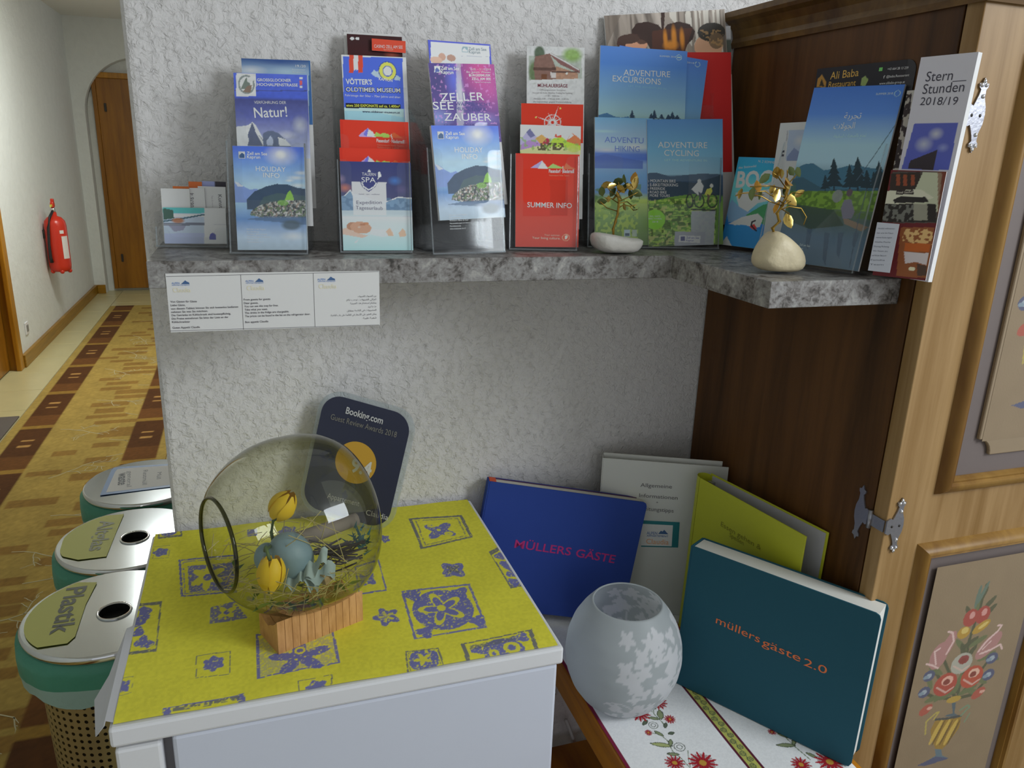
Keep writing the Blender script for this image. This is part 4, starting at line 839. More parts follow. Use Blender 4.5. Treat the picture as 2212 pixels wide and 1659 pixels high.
def upper_flowers(c):                         # the same bouquet painted on the upper inset
    q0 = pfr.q(*zD(385, 1302)); q1 = pfr.q(2213, 655); c.pt = lambda p: (lambda q: (q[0]+q1[0]-q0[0], q[1]+q1[1]-q0[1]))(pfr.q(*zD(*p)))
    bouquet(c)
grid('painted_bouquet', pfr, 1.138, 1.300, 1.105, 1.548, .0014, upper_flowers, MAT['paint_on_wood'], dl, c=.0002)
# ornamental hinges
plain('hinge_steel', (.36, .36, .40), .35, .9, bump=(220, .25, .001)); plain('hinge_nail', (.80, .80, .82), .14, 1.0)
def hinge(zc, label):
    hg = MB(); pts = [(.0, .010), (.006, .013), (.010, .011), (.013, .017), (.016, .024), (.0175, .030), (.0145, .033), (.014, .037), (.0185, .0385), (.021, .044), (.024, .0385), (.0285, .037), (.028, .033), (.0255, .030), (.026, .020), (.030, .010), (.031, 0)]
    P = pts+[(x, -y) for x, y in pts[::-1][1:]]
    f1 = Fr((W, DW, zc), (1, 0, 0), (0, 0, 1)); t = MB().prism(P[::-1], .0003, .0026, f1).out('hinge_plate', MAT['hinge_steel'], dl); t['label'] = label
    for x, y, r in ((.021, .040, .0026), (.0175, .0355, .0028), (.0245, .0355, .0026), (.0225, .0225, .0028), (.021, -.040, .0026), (.0175, -.0355, .0028), (.0245, -.0355, .0026), (.0225, -.0225, .0028)):
        p = f1.T([(x, y, .0028)])[0]; MB().ball(p, r, 10, 6, (1, .7, 1)).out('dome_nail', MAT['hinge_nail'], t, True)
    for x, y in ((.010, 0), (.0235, 0)):
        p = f1.T([(x, y, .0026)])[0]; MB().ball(p, .0022, 8, 5, (1, .4, 1)).out('screw', MAT['iron'], t, True)
    f2 = Fr((W, DW, zc), (0, -1, 0), (0, 0, 1)); Q = [(-.026-.0-x, y) for x, y in P]
    t2 = MB().prism([(-.030-x*.9, y) for x, y in P], .0003, .0026, f2).out('hinge_plate', MAT['hinge_steel'], wr)
    MB().tube([(W-.003, DW+.027, zc-.014), (W-.003, DW+.027, zc+.014)], .0035, 10).out('hinge_knuckle', MAT['hinge_steel'], t2, True)
    box('hinge_leaf', W-.0022, W-.0002, DW+.001, DW+.028, zc-.009, zc+.009, MAT['hinge_steel'], t, 0)
hinge(1.545, 'upper ornamental steel hinge'); hinge(.984, 'lower ornamental steel hinge')
# ================================================================ corner shelf
def laminate():
    m, nt, p = nodes('stone_laminate'); tc = N(nt, 'ShaderNodeTexCoord')
    n1 = N(nt, 'ShaderNodeTexNoise', Scale=38, Detail=7, Roughness=.68, Distortion=.7); n2 = N(nt, 'ShaderNodeTexNoise', Scale=130, Detail=4, Roughness=.6, Distortion=1.0)
    for n in (n1, n2): L(nt, tc.outputs['Object'], n.inputs['Vector'])
    ad = N(nt, 'ShaderNodeMath', operation='MULTIPLY_ADD'); L(nt, n2.outputs['Fac'], ad.inputs[0]); ad.inputs[1].default_value = .55; L(nt, n1.outputs['Fac'], ad.inputs[2])
    rp = N(nt, 'ShaderNodeValToRGB'); L(nt, ad.outputs[0], rp.inputs[0]); cr = rp.color_ramp; cr.elements[0].position = .58; cr.elements[0].color = (.045, .04, .035, 1); cr.elements[1].position = 1.0; cr.elements[1].color = (.46, .44, .41, 1)
    for ps, c in ((.68, (.14, .125, .115)), (.76, (.24, .225, .215)), (.86, (.31, .30, .29))): e = cr.elements.new(ps); e.color = (*c, 1)
    L(nt, rp.outputs[0], p.inputs['Base Color']); p.inputs['Roughness'].default_value = .38; MAT['stone_laminate'] = m
laminate()
SA, SB, SL_, ST = -.2185, -.471, .783, .035
P = [(.026, -.0005), (.026, SA), (SL_, SA), (SL_, SB), (W-.0005, SB), (W-.0005, -.0005)]
shf = MB().prism(P, ZS-ST, ZS, Fr((0, 0, 0), (1, 0, 0), (0, 1, 0))).out('corner_shelf', MAT['stone_laminate']); tag(shf, 'grey stone-look L-shaped corner shelf holding the brochures', 'shelf'); bev(shf, .0008, 1)
# ---------------------------------------------------------------- acrylic holders
def holder(label, pl, pr, tiers, lean=10, name='brochure_holder', group='clear acrylic brochure holders', depth=None, z0=ZS, notch=.62, edges=True):
    a = atZ(*pl, z0); b = atZ(*pr, z0); u = nrm(b-a); back = np.array([-u[1], u[0], 0]); yaw = math.degrees(atan2(u[1], u[0])); w = np.linalg.norm(b-a); tn = tan(radians(lean))
    t = root(name, tuple((a+b)/2), label, 'brochure holder', group); A = 'acrylic'; th = .0022
    D = depth or tiers[-1][0]+.022; f = Fr(a, u, back)               # c = up
    box('base', 0, w, 0, D, .0003, .003, MAT[A], t, 0, f)
    s_last, h_last = tiers[-1][0], tiers[-1][1]
    prof = [(0, .003), (D, .003), (D+tn*h_last, h_last+.02), (s_last+tn*h_last, h_last+.02)]
    for s, h in tiers[::-1]: prof += [(s+tn*h, h)] if h < h_last+.02 else []
    fs = Fr(a, back, (0, 0, 1))
    for x in (0, w-th):
        f3 = Fr(a+u*x, back, (0, 0, 1)); MB().prism(prof, 0, th, f3).out('side_wall', MAT['acrylic'], t)
        e = MB().tube([a+u*(x+th/2)+np.array([0, 0, .003]), a+u*(x+th/2)+back*tn*tiers[0][1]+np.array([0, 0, tiers[0][1]])], .0011, 5).out('wall_edge', MAT['acrylic_edge'], t)  # whitish tube along the edge, its highlight put into the colour
    for s, h in tiers:
        f4 = Fr(a+back*s+np.array([0, 0, .003]), u, nrm(np.array([0, 0, 1.])+back*tn)); hh = (h-.003)/cos(radians(lean)); g = (1-notch)/2*w; nb = hh*.48 if s == 0 else hh-.035; r = .008
        P = [(0, 0), (w, 0), (w, hh)]
        P += [(w-g+r, hh), (w-g+r*.3, hh-r*.3), (w-g, hh-r), (w-g, nb+r), (w-g-r*.3, nb+r*.3), (w-g-r, nb), (g+r, nb), (g+r*.3, nb+r*.3), (g, nb+r), (g, hh-r), (g-r*.3, hh-r*.3), (g-r, hh), (0, hh)]
        MB().prism(P, 0, th, f4).out('front_wall', MAT['acrylic'], t)
        if s == 0: MB().tube([f4.T([(0, 0, th)])[0], f4.T([(w, 0, th)])[0]], .0013, 5).out('wall_edge', MAT['acrylic_edge'], t)
    f5 = Fr(a+back*D+np.array([0, 0, .003]), u, nrm(np.array([0, 0, 1.])+back*tn)); box('back_wall', 0, w, 0, (h_last+.02)/cos(radians(lean)), -th, 0, MAT[A], t, 0, f5)
    mid = (a+b)/2
    def plane(s): return tuple(mid+back*s)
    return plane, yaw, lean
def sheet(name, label, cat, fr, th, paint, group=None, vis=None, cell=.00092, body='white_paper', lit=.42, norm=False):
    t = root(name, tuple(fr.o+fr.u*fr.w/2), label, cat, group)
    box('paper', 0, fr.w, 0, fr.h, -th, 0, MAT[body], t, 0, fr)
    if paint:
        LIT[0] = lit
        def pp(c):
            if norm: c.pt = lambda p: (p[0]/100*fr.w, fr.h-p[1]/100*fr.w)
            paint(c)
        grid('cover_print', fr, 0, fr.w, 0 if vis is None else max(0, fr.h-vis), fr.h, cell, pp, MAT['print'], t)
    return t
z1 = lambda x, y: (300+x*.3195, 50+y*.3195); z2 = lambda x, y: (680+x*.3195, 50+y*.3195); z3 = lambda x, y: (1060+x*.3195, 50+y*.3195); z4 = lambda x, y: (1260+x*.3377, y*.3377); z5 = lambda x, y: (1540+x*.3737, 80+y*.3737); zS = lambda x, y: (660+x*.1929, 240+y*.1929)
def ntxt(t, fr, s, p0, p1, ht, c, bold=0, off=.00045):   # lettering in hundredths of the cover width, measured from the top left
    q = lambda p: (p[0]/100*fr.w, fr.h-p[1]/100*fr.w); txtm(t, fr, s, q(p0), q(p1), ht/100*fr.w, c, off, bold)
G1 = 'brochures in the acrylic holders'
# ---- artwork shared by the two lake guides
def lake(c):
    c.vg([(0, '7f8c96'), (.12, '8a97a4'), (.3, '4c6a94'), (.5, '7f97ba'), (.62, '8298c0'), (.8, '5f7cc0'), (.97, '3e57ae'), (1, '3e57ae')])
    c.ell(67, 12, 26, 18, 'dfe4f4', .95, 1.0); c.ell(67, 11, 9, 7, 'ffffff', 1, .8)
    for x, y, rx, ry in ((88, 44, 16, 4), (95, 37, 12, 4), (90, 55, 14, 4), (78, 48, 8, 2.5)): c.ell(x, y, rx, ry, 'c8cede', .8, .9)
    c.poly([(0, 50), (7, 52), (14, 58), (22, 62), (30, 60), (36, 64), (36, 80), (0, 80)], '5f719a'); c.poly([(0, 50), (6, 52), (12, 57), (5, 58)], 'd5dae4', .8)
    M = [(16, 76), (28, 64), (44, 57), (60, 53), (76, 54), (88, 58), (101, 60), (101, 88), (16, 90)]; c.poly(M, '2e3c4e'); c.poly([(40, 72), (60, 66), (101, 70), (101, 88), (30, 88)], '3a4a4c', .8)
    twn = c.inside([(22, 92), (34, 84), (50, 79), (75, 76), (101, 76), (101, 102), (40, 102), (20, 98)]); c.mix(twn, '5a5c5a'); c.grain(twn, .0016, '9c9a96', .52, 4, .8); c.grain(twn, .0022, '34383a', .60, 5); c.grain(twn, .002, '766258', .76, 6, .8); c.grain(twn, .003, '4c5a44', .68, 7)
    c.poly([(70, 76), (74, 66), (78, 62), (82, 70), (83, 76)], '6a9040'); c.ell(67, 80, 8, 4, '5a8038', .8)
    c.poly([(14, 104), (40, 100), (101, 100), (101, 112), (60, 108)], '3e5068', .8); c.ell(78, 112, 17, 9, '39444a', .85, .4); c.ell(80, 128, 22, 8, 'aaa6a4', .7, 1); c.var(.006, .10)
def lake_text(t, fr):
    q = fr
    ntxt(t, fr, 'Zell am See', (19.5, 12.2), (48, 12.6), 4.6, 'f2f2f8', .015); ntxt(t, fr, 'Kaprun', (19.5, 17.2), (38, 17.4), 4.6, 'f2f2f8', .015); ntxt(t, fr, 'HOLIDAY', (31, 35), (73, 35.6), 7.2, 'e4e8f4'); ntxt(t, fr, 'INFO', (41, 44), (64, 44.6), 7.2, 'e4e8f4')
    for k, s in enumerate(('Sommer in der Region', 'See und Berge', 'Wandern, Biken & Golf', 'Veranstaltungen im Sommer', 'Familienzeit', 'Informationen A–Z')): ntxt(t, fr, s, (14, 119+k*3.7), (14+len(s)*1.35, 119.3+k*3.7), 2, 'c8ccd8')
    f = fr; c0 = lambda u, v: (u/100*f.w, f.h-v/100*f.w)
    MB().prism([c0(8, 17.6), c0(17, 17.6), c0(17, 7.8), c0(8, 7.8)], .0003, .0005, f).out('logo_square', MAT['white_paper'], t); MB().prism([c0(9, 16.8), c0(16.2, 16.8), c0(16.2, 12), c0(13, 9.6), c0(9, 13)], .0005, .0007, f).out('logo_peak', MAT['logo_blue'], t)
# ---- first holder
pln, yw, ln = holder('clear brochure holder, first from left wall edge', (497, 551), (666, 553), [(0, .150), (.043, .19), (.075, .215)])
fr = leaning((502, 315), (656, 318), pln(.004), yw, ln, bottom=(508, 540)); t = sheet('brochure', 'blue lake holiday guide at front of leftmost tall holder', 'brochure', fr, .006, lake, G1, norm=True); lake_text(t, fr)
def gross(c):
    c.z = z1; c.vg([(0, '9a9cc4'), (.45, '9296c4'), (.72, '4a5084'), (.83, '3a3e6a'), (.85, '3c4c9c'), (1, '4454a8')]); c.rect(640, 455, 1150, 460, '3a3e6a')
    c.rect(658, 340, 792, 495, 'd8d8e0'); c.ell(727, 415, 56, 64, '6a7070'); c.ell(727, 415, 44, 52, 'c8ccd0'); c.poly([(690, 445), (715, 385), (728, 365), (745, 395), (765, 445)], '5a625c'); c.poly([(735, 425), (765, 418), (755, 470), (700, 465)], '6a5a50'); c.ell(752, 385, 20, 20, 'c8ccd0')
    for y, k in ((375, 'd8d8e8'), (395, 'b84a4a'), (412, 'b84a4a'), (432, 'd8d8e8')): c.rect(1086, y-8, 1106, y+6, k)
    c.ell(1090, 690, 60, 70, 'c4c4dc', .7, 1); c.ell(1000, 760, 80, 40, 'c4c4dc', .6, 1)
    c.ridge([(640, 720), (660, 700), (700, 696), (740, 690), (768, 668), (790, 690), (830, 760), (870, 830)], 'c8ccd4'); c.poly([(735, 760), (765, 672), (800, 745), (850, 800), (870, 830), (735, 830), (745, 790)], '4a5064'); c.poly([(780, 700), (800, 745), (850, 810), (870, 830), (840, 828), (790, 740)], 'b8bcc8'); c.ridge([(840, 745), (870, 730), (905, 728), (945, 745), (990, 785), (1030, 830)], '4e566a'); c.poly([(860, 800), (890, 760), (910, 790), (905, 830), (870, 830)], '8a90a0'); c.poly([(940, 770), (990, 785), (1030, 830), (950, 830)], 'c0c4d0'); c.var(.004, .15)
fr = leaning((504, 157), (663, 162), pln(.046), yw, ln, h=.21); t = sheet('brochure', 'purple-blue mountain road brochure with round white emblem', 'brochure', fr, .004, gross, G1, .115, body='cover_navy' if 'cover_navy' in MAT else 'white_paper')
for s, a, b, h in (('GROSSGLOCKNER', (800, 393), (1030, 397), 20), ('HOCHALPENSTRASSE', (800, 424), (1075, 429), 20)): txt(t, fr, s, a, b, h, 'c8ccf0', z1, bold=.02)
txt(t, fr, 'VERFÜHRUNG DER', (780, 545), (996, 547), 20, 'b0b4d0', z1); txt(t, fr, 'Natur!', (782, 640), (1005, 632), 72, 'f0f0f8', z1, bold=.01)
def cloud_(c): c.z = z1; c.vg([(0, '8fa0b0'), (.5, '8fa0b0'), (.8, '7f93a6'), (.93, '6f8298'), (1, '27406c')]); c.ell(760, 320, 120, 40, 'a8b4bc', .8, 1); c.ell(1000, 330, 130, 40, '8a9cb0', .7, 1); c.ell(950, 260, 200, 30, '22386a', .7, 1); c.rect(1149, 200, 1180, 900, '30507a')
fr = leaning((521, 126), (670, 131), pln(.078), yw, ln, h=.21); t = sheet('brochure', 'cloudy dark blue brochure at back of leftmost tall holder', 'brochure', fr, .004, cloud_, G1, .09)
txt(t, fr, '19./20', (1060, 298), (1128, 300), 17, 'd8dce4', z1); txt(t, fr, 'Sommer', (1035, 318), (1128, 320), 9, 'a8b4c4', z1); txt(t, fr, 'Bergbahnen', (1040, 334), (1128, 336), 8, 'a8b4c4', z1)
# ---- second holder
pln, yw, ln = holder('clear brochure holder with museum and spa leaflets', (735, 549), (891, 549), [(0, .130), (.030, .165), (.052, .20), (.075, .235)])
def spa(c):
    c.z = zS; c.vg([(0, '86b0c0'), (.06, '8cb8c8'), (.28, '9cc0cc'), (.38, 'a8bcc8'), (.42, '56688a'), (.58, '3a3c58'), (1, '2a2f5a')])
    c.ell(440, 860, 90, 60, 'b0624a', .8, 1); c.ell(400, 760, 60, 60, '7a6a80', .7, 1); c.ell(1000, 780, 90, 60, '3a629a', .8, 1); c.ell(1080, 880, 90, 60, '50466a', .7, 1)
    c.ridge([(380, 960), (440, 940), (500, 880), (540, 930), (640, 940), (760, 1000), (900, 1020), (1040, 965), (1190, 975)], '5c7288', 1, 1115); c.line([(440, 945), (500, 885), (530, 930)], 12, 'd0d6dc'); c.line([(905, 1015), (1040, 965), (1190, 978)], 12, 'c8d0d8'); c.grain(c.inside([(380, 960), (1190, 975), (1190, 1110), (380, 1110)]), .004, '465c74', .55, 3, .7)
    c.rect(380, 1110, 1200, 1180, '9cb8c8', .8); c.ell(800, 1330, 420, 90, 'b8ccd4', .6, 1)
    c.poly([(395, 1315), (480, 1310), (560, 1360), (700, 1395), (640, 1420), (500, 1395), (395, 1375)], 'a88e80'); c.ell(520, 1290, 60, 45, '8e6650'); c.ell(620, 1305, 118, 66, '9c7660', 1, 0, -.1); c.ell(680, 1260, 30, 18, '9a6a4c'); c.ell(640, 1270, 30, 12, '8a5a42', .8); c.ell(600, 1300, 22, 14, 'd8b8a0', .7, 1)
    c.poly([(730, 1320), (900, 1330), (960, 1310), (1000, 1390), (860, 1410), (720, 1380)], 'c4b0a8', .8); c.poly([(900, 1350), (940, 1305), (975, 1360), (985, 1395), (930, 1400)], 'b88a74'); c.poly([(1040, 1370), (1085, 1315), (1115, 1345), (1130, 1400), (1060, 1410)], 'b88a74'); c.poly([(540, 1470), (600, 1430), (570, 1480)], 'd0dce0', .8)
    c.poly([(517, 787), (905, 800), (905, 1170), (535, 1165)], 'b4b2b8', .85); c.line([(590, 930), (860, 935)], 6, '9a989e', .8)
    c.poly([(612, 795), (640, 690), (712, 655), (785, 690), (808, 800), (780, 850), (708, 905), (635, 850)], '30345e'); c.poly([(625, 800), (800, 805), (775, 850), (708, 892), (645, 850)], 'b4b4c0'); c.poly([(636, 800), (788, 803), (765, 840), (708, 876), (655, 840)], '30345e'); c.poly([(690, 680), (712, 655), (735, 682)], 'c8c8d4'); c.poly([(808, 770), (815, 670), (838, 690), (852, 735), (825, 745)], 'a8acbc')
fr = leaning((734, 348), (887, 352), pln(.004), yw, ln, bottom=(740, 541)); t = sheet('brochure', 'spa leaflet with bather at front of second holder', 'brochure', fr, .004, spa, G1)
for s, a, b, h in (('TAUERN', (632, 722), (788, 728), 36), ('SPA', (627, 796), (785, 800), 60)): txt(t, fr, s, a, b, h, 'e4e4ec', zS)
txt(t, fr, 'Expedition', (572, 1042), (855, 1040), 42, '5c5a68', zS); txt(t, fr, 'Tagesurlaub', (563, 1100), (865, 1108), 42, '5c5a68', zS); txt(t, fr, 'hotel · spa · wellness', (600, 935), (830, 938), 14, '6c6a78', zS)
def redp(c):
    c.fill('ae2a1a'); c.I[:] = c.I; A, B = c.A, c.B; c.mix(A < .004, 'a02416'); c.line([(7, 0), (7, 60)], .5, 'b8452c', .7)
    c.poly([(25, 23), (32, 17), (40, 10.5), (46, 17), (52, 23.5)], '8f7cc0'); c.poly([(33, 20), (39, 11), (43, 15), (38, 23)], '5a5aa8'); c.poly([(38, 22.5), (41, 12), (47, 16), (52, 23.5)], 'd8dce4'); c.poly([(48, 22), (52, 16), (58, 19), (62, 17), (70, 18), (74, 24)], '7f9a48'); c.poly([(70, 23), (78, 15.5), (84, 19), (92, 24)], 'c04a28'); c.poly([(73, 20), (74, 18), (76, 25), (75, 25)], 'e8e0d8')
def red_text(t, fr):
    ntxt(t, fr, 'Piesendorf · Niedernsill', (52, 30.5), (93, 31.2), 5.2, 'f0e0d8', .02); ntxt(t, fr, 'Nationalpark Hohe Tauern', (53, 35.5), (92, 36), 2.6, 'c8604c'); ntxt(t, fr, 'Salzburger Land', (53, 39), (84, 39.4), 2.6, 'c8604c')
fr = leaning((733, 319), (885, 323), pln(.026), yw, ln, h=.145); t = sheet('brochure', 'lower red village brochure peeking above spa leaflet', 'brochure', fr, .003, redp, G1, .035, norm=True)
fr = leaning((734, 258), (882, 264), pln(.045), yw, ln, h=.18); t = sheet('brochure', 'upper red village brochure below the museum leaflet', 'brochure', fr, .003, redp, G1, .07, norm=True); red_text(t, fr)
def museum(c):
    c.z = z2; c.fill('c8ccd8'); c.poly([(190, 225), (592, 236), (610, 700), (195, 700)], '3d52ac'); c.I = c.I; m = c.inside([(190, 570), (600, 580), (610, 720), (195, 720)]); c.mix(m, '8fb4d0'); c.poly([(195, 590), (400, 600), (610, 640), (610, 700), (195, 700)], '6f98c0', .7)
    c.rect(232, 212, 262, 335, 'b83a2a'); c.rect(262, 214, 293, 318, 'd8dce4'); c.rect(293, 216, 325, 336, 'b83a2a'); c.poly([(262, 336), (278, 310), (293, 336)], '3d52ac')
    c.poly([(380, 340), (400, 315), (420, 330), (450, 300), (540, 340), (580, 370), (575, 390), (520, 380), (410, 365)], '8a9ab8'); c.ell(492, 325, 62, 66, '2c3c80'); c.ell(492, 325, 56, 60, 'c8c048'); c.ell(492, 325, 34, 37, '3a4a90'); c.ell(492, 325, 28, 31, 'c8c8b8')
    c.poly([(208, 541), (580, 548), (580, 580), (208, 573)], '14141c')
fr = leaning((737, 118), (877, 124), pln(.066), yw, ln, h=.20); t = sheet('brochure', 'blue car museum brochure with yellow roundel and ribbon', 'brochure', fr, .005, museum, G1, .115)
txt(t, fr, 'KAPRUN', (432, 385), (525, 398), 20, 'e0e4f0', z2, bold=.02); txt(t, fr, "VÖTTER'S", (210, 412), (388, 416), 36, 'eef0f8', z2, bold=.03)
txt(t, fr, 'OLDTIMER MUSEUM', (208, 464), (580, 472), 34, '12121e', z2, .0004, .045); txt(t, fr, 'OLDTIMER MUSEUM', (211, 462), (578, 470), 30, 'f0f2f8', z2, .0006, .012)
txt(t, fr, 'Fahrzeuge der 50er - 70er Jahre und älter', (205, 494), (580, 508), 15, 'dde2f2', z2); txt(t, fr, 'etwa 250 EXPONATE auf ca. 1.400m²', (214, 564), (576, 572), 18, 'd8d040', z2, bold=.02); txt(t, fr, 'www.oldtimer-museum.at', (322, 604), (576, 612), 15, '20243c', z2, bold=.015)
def casino(c): c.z = z2; c.fill('2c1416'); c.ell(520, 215, 60, 30, '7a3a2c', .9, 1); c.ell(300, 190, 200, 60, '301012', .7, 1); c.ell(252, 104, 14, 10, 'd0ccd0'); c.ell(288, 105, 14, 10, 'd0ccd0')
fr = leaning((749, 73), (868, 80), pln(.088), yw, ln, h=.20); sheet('brochure', 'black casino brochure at back of second holder', 'brochure', fr, .003, casino, G1, .06)
fr = leaning((742, 69), (862, 75), pln(.094), yw, ln, h=.20); sheet('leaflet', 'plain white leaflet behind the black casino brochure', 'leaflet', fr, .002, None, G1)
fr = leaning((803, 83), (876, 89), pln(.083), yw, ln, bottom=(804, 109)); t = sheet('casino_card', 'red card sticking out beside the casino brochure', 'card', fr, .001, lambda c: c.fill('b03a28'))
txt(t, fr, 'CASINO ZELL AM SEE', (402, 166), (594, 174), 22, 'e8c8c0', z2); txt(t, fr, 'Spielspaß', (465, 182), (530, 184), 8, 'd09080', z2)
# ---- third holder
pln, yw, ln = holder('clear brochure holder with the light show brochure', (935, 553), (1091, 548), [(0, .150), (.043, .19), (.075, .215)])
fr = leaning((931, 271), (1076, 272), pln(.004), yw, ln, bottom=(937, 477)); t = sheet('brochure', 'blue lake holiday guide pushed up in third holder', 'brochure', fr, .006, lake, G1, norm=True); lake_text(t, fr)
def zauber(c):
    c.z = z2; c.fill('3c2a68'); c.ell(1120, 330, 190, 230, 'a8346c', .95, 1); c.ell(1190, 450, 120, 200, '963a78', .8, 1); c.ell(820, 400, 120, 160, '2c2858', .9, 1); c.ell(940, 380, 70, 170, '4450b8', .9, 1); c.poly([(955, 270), (985, 270), (1010, 700), (960, 700)], 'a8a8e0', .45); c.ell(985, 480, 36, 150, 'c8c4ec', .6, 1); c.ell(830, 640, 120, 90, '6a78b8', .8, 1); c.ell(1120, 650, 150, 60, '7a6cb0', .7, 1); c.grain(np.ones(c.A.shape, bool), .003, 'b070b0', .80, 5, .5)
    c.rect(808, 292, 848, 336, 'd4d4e4'); c.poly([(813, 332), (813, 315), (826, 300), (843, 318), (843, 332)], '3c4a80')
fr = leaning((925, 136), (1067, 139), pln(.046), yw, ln, h=.21); t = sheet('brochure', 'purple and magenta light show brochure in third holder', 'brochure', fr, .003, zauber, G1, .115)
for s, a, b, h, k, bo in (('Zell am See', (852, 316), (976, 319), 24, 'f0f0f8', .02), ('Kaprun', (853, 342), (938, 344), 24, 'f0f0f8', .02), ('16.05. – 31.10.2018', (1052, 318), (1190, 320), 14, 'e0a8c8', 0), ('Bei gutem Wetter', (1025, 336), (1190, 338), 13, 'e0a8c8', 0), ('BÜRGERMUSIK', (1042, 360), (1190, 362), 17, 'e8b8d0', .02), ('ZELL AM SEE', (1060, 384), (1190, 386), 17, 'e8b8d0', .02), ('Seepromenade', (1080, 403), (1190, 405), 11, 'd898bc', 0), ('ZELLER', (850, 530), (1145, 522), 58, 'e8e4f4', 0), ('SEE', (800, 585), (940, 585), 56, 'e8e4f4', 0), ('ZAUBER', (875, 660), (1193, 662), 54, 'e0dcf0', 0), ('WASSER LICHT', (950, 556), (1190, 562), 24, '35306a', 0), ('MUSIK LASER', (952, 590), (1160, 594), 24, '35306a', 0), ('16.05. – 15.10.2018', (876, 702), (1160, 702), 22, '35306a', 0)): txt(t, fr, s, a, b, h, k, z2, bold=bo)
def white_zell(c):
    c.z = z2; c.fill('3a429a'); c.poly([(783, 126), (1180, 152), (1184, 420), (786, 420)], 'cfd0d4'); c.ell(860, 228, 24, 26, '9a7868'); c.ell(922, 236, 30, 22, '8a6a5c'); c.ell(820, 250, 40, 24, 'a88878'); c.line([(990, 222), (1170, 228)], 3, '8a8c94'); c.rect(995, 160, 1034, 198, '6a8088'); c.poly([(999, 194), (999, 180), (1012, 167), (1030, 184), (1030, 194)], 'd0d8d8')
fr = leaning((924, 86), (1059, 96), pln(.078), yw, ln, h=.21); t = sheet('brochure', 'white brochure with blue border at back of third holder', 'brochure', fr, .003, white_zell, G1, .08)
txt(t, fr, 'Zell am See', (1040, 183), (1160, 189), 22, '5a6870', z2); txt(t, fr, 'Kaprun', (1042, 204), (1118, 208), 22, '5a6870', z2)
# ---- fourth holder
pln, yw, ln = holder('clear brochure holder with the red summer guide', (1099, 542), (1246, 545), [(0, .145), (.030, .172), (.052, .20), (.075, .225)])
def summer(c):
    c.z = z3; c.vg([(0, 'a03a30'), (.3, 'a8382a'), (.7, 'b02c1a'), (1, 'b0281c')]); c.rect(218, 985, 520, 1305, 'aa2412', .8); c.rect(400, 1060, 520, 1300, '8c2414', .5)
    c.poly([(270, 978), (345, 930), (385, 983)], '8880c0'); c.poly([(320, 982), (348, 930), (390, 985)], 'd0d4e0'); c.poly([(380, 982), (420, 950), (480, 975), (490, 985)], '7f9a58'); c.poly([(490, 985), (510, 945), (540, 970), (580, 990)], 'b8583c'); c.line([(487, 970), (489, 1015)], 5, 'e8e0d8'); c.ell(508, 1450, 26, 24, 'd08a70', .8); c.ell(508, 1450, 21, 19, 'a83a28')
    c.poly([(500, 1440), (516, 1434), (522, 1446), (512, 1462), (500, 1458)], 'd8b09c')
fr = leaning((1114, 331), (1252, 334), pln(.004), yw, ln, bottom=(1106, 533)); t = sheet('brochure', 'red summer guide at front of the fourth holder', 'brochure', fr, .005, summer, G1)
txt(t, fr, 'Piesendorf · Niedernsill', (393, 1012), (563, 1014), 26, 'f0e4dc', z3, bold=.02); txt(t, fr, 'Nationalpark Hohe Tauern', (395, 1034), (530, 1036), 11, 'c86c54', z3); txt(t, fr, 'SUMMER INFO', (247, 1244), (548, 1251), 36, 'f4ece4', z3, bold=.008); txt(t, fr, 'Your summer.', (362, 1438), (470, 1441), 14, 'd09080', z3); txt(t, fr, 'Your living culture.', (280, 1458), (470, 1463), 17, 'd8a090', z3)
def illus(c):
    c.z = z3; c.fill('c4c2cc')
    c.poly([(190, 800), (225, 760), (265, 712), (310, 770), (350, 800), (350, 890), (190, 890)], '8f8aa8'); c.poly([(240, 740), (265, 712), (300, 760), (270, 775)], '5a5a7c'); c.poly([(190, 830), (260, 790), (340, 810), (340, 890), (190, 890)], '8a6a9a', .9); c.poly([(300, 780), (345, 752), (390, 790), (350, 830)], 'b0824a'); c.poly([(345, 815), (380, 775), (405, 790), (390, 820)], '8a2c3c')
    c.poly([(390, 830), (420, 780), (480, 770), (520, 800), (612, 830), (612, 890), (390, 890)], '8fa838'); c.poly([(510, 800), (545, 740), (575, 760), (612, 790), (612, 830)], 'b8603c'); c.poly([(520, 790), (545, 738), (562, 760)], 'd8d0d0'); c.poly([(430, 770), (440, 745), (452, 765), (475, 755), (480, 775)], 'a84838'); c.poly([(190, 860), (320, 830), (500, 840), (612, 860), (612, 890), (190, 890)], 'b8b478'); c.grain(c.inside([(310, 810), (490, 810), (500, 860), (320, 860)]), .0028, '4a4430', .45, 8); c.grain(c.inside([(190, 770), (612, 790), (612, 890), (190, 890)]), .004, '6a8a40', .72, 9, .7); c.ell(560, 850, 40, 24, '9ab850', .8)
fr = leaning((1124, 269), (1255, 273), pln(.026), yw, ln, h=.16); sheet('brochure', 'illustrated brochure with colourful mountain peaks', 'brochure', fr, .003, illus, G1, .065)
def compass(c):
    c.z = z3; c.fill('ae2a18'); cx, cy = 418, 672
    for k in range(16):
        a = -pi/2+.35+k*pi/8; r = (118, 44, 74, 44)[k % 4]; c.poly([(cx+r*cos(a), cy+r*sin(a)), (cx+12*cos(a+.5), cy+12*sin(a+.5)), (cx+12*cos(a-.5), cy+12*sin(a-.5))], 'e0d8d4')
    for t in np.linspace(0, 2*pi, 40): c.ell(cx+55*cos(t), cy+52*sin(t), 4, 4, 'd8b8ac', .8)
    c.ell(470, 577, 6, 6, 'e0a050'); c.ell(305, 637, 6, 6, 'e0a050')
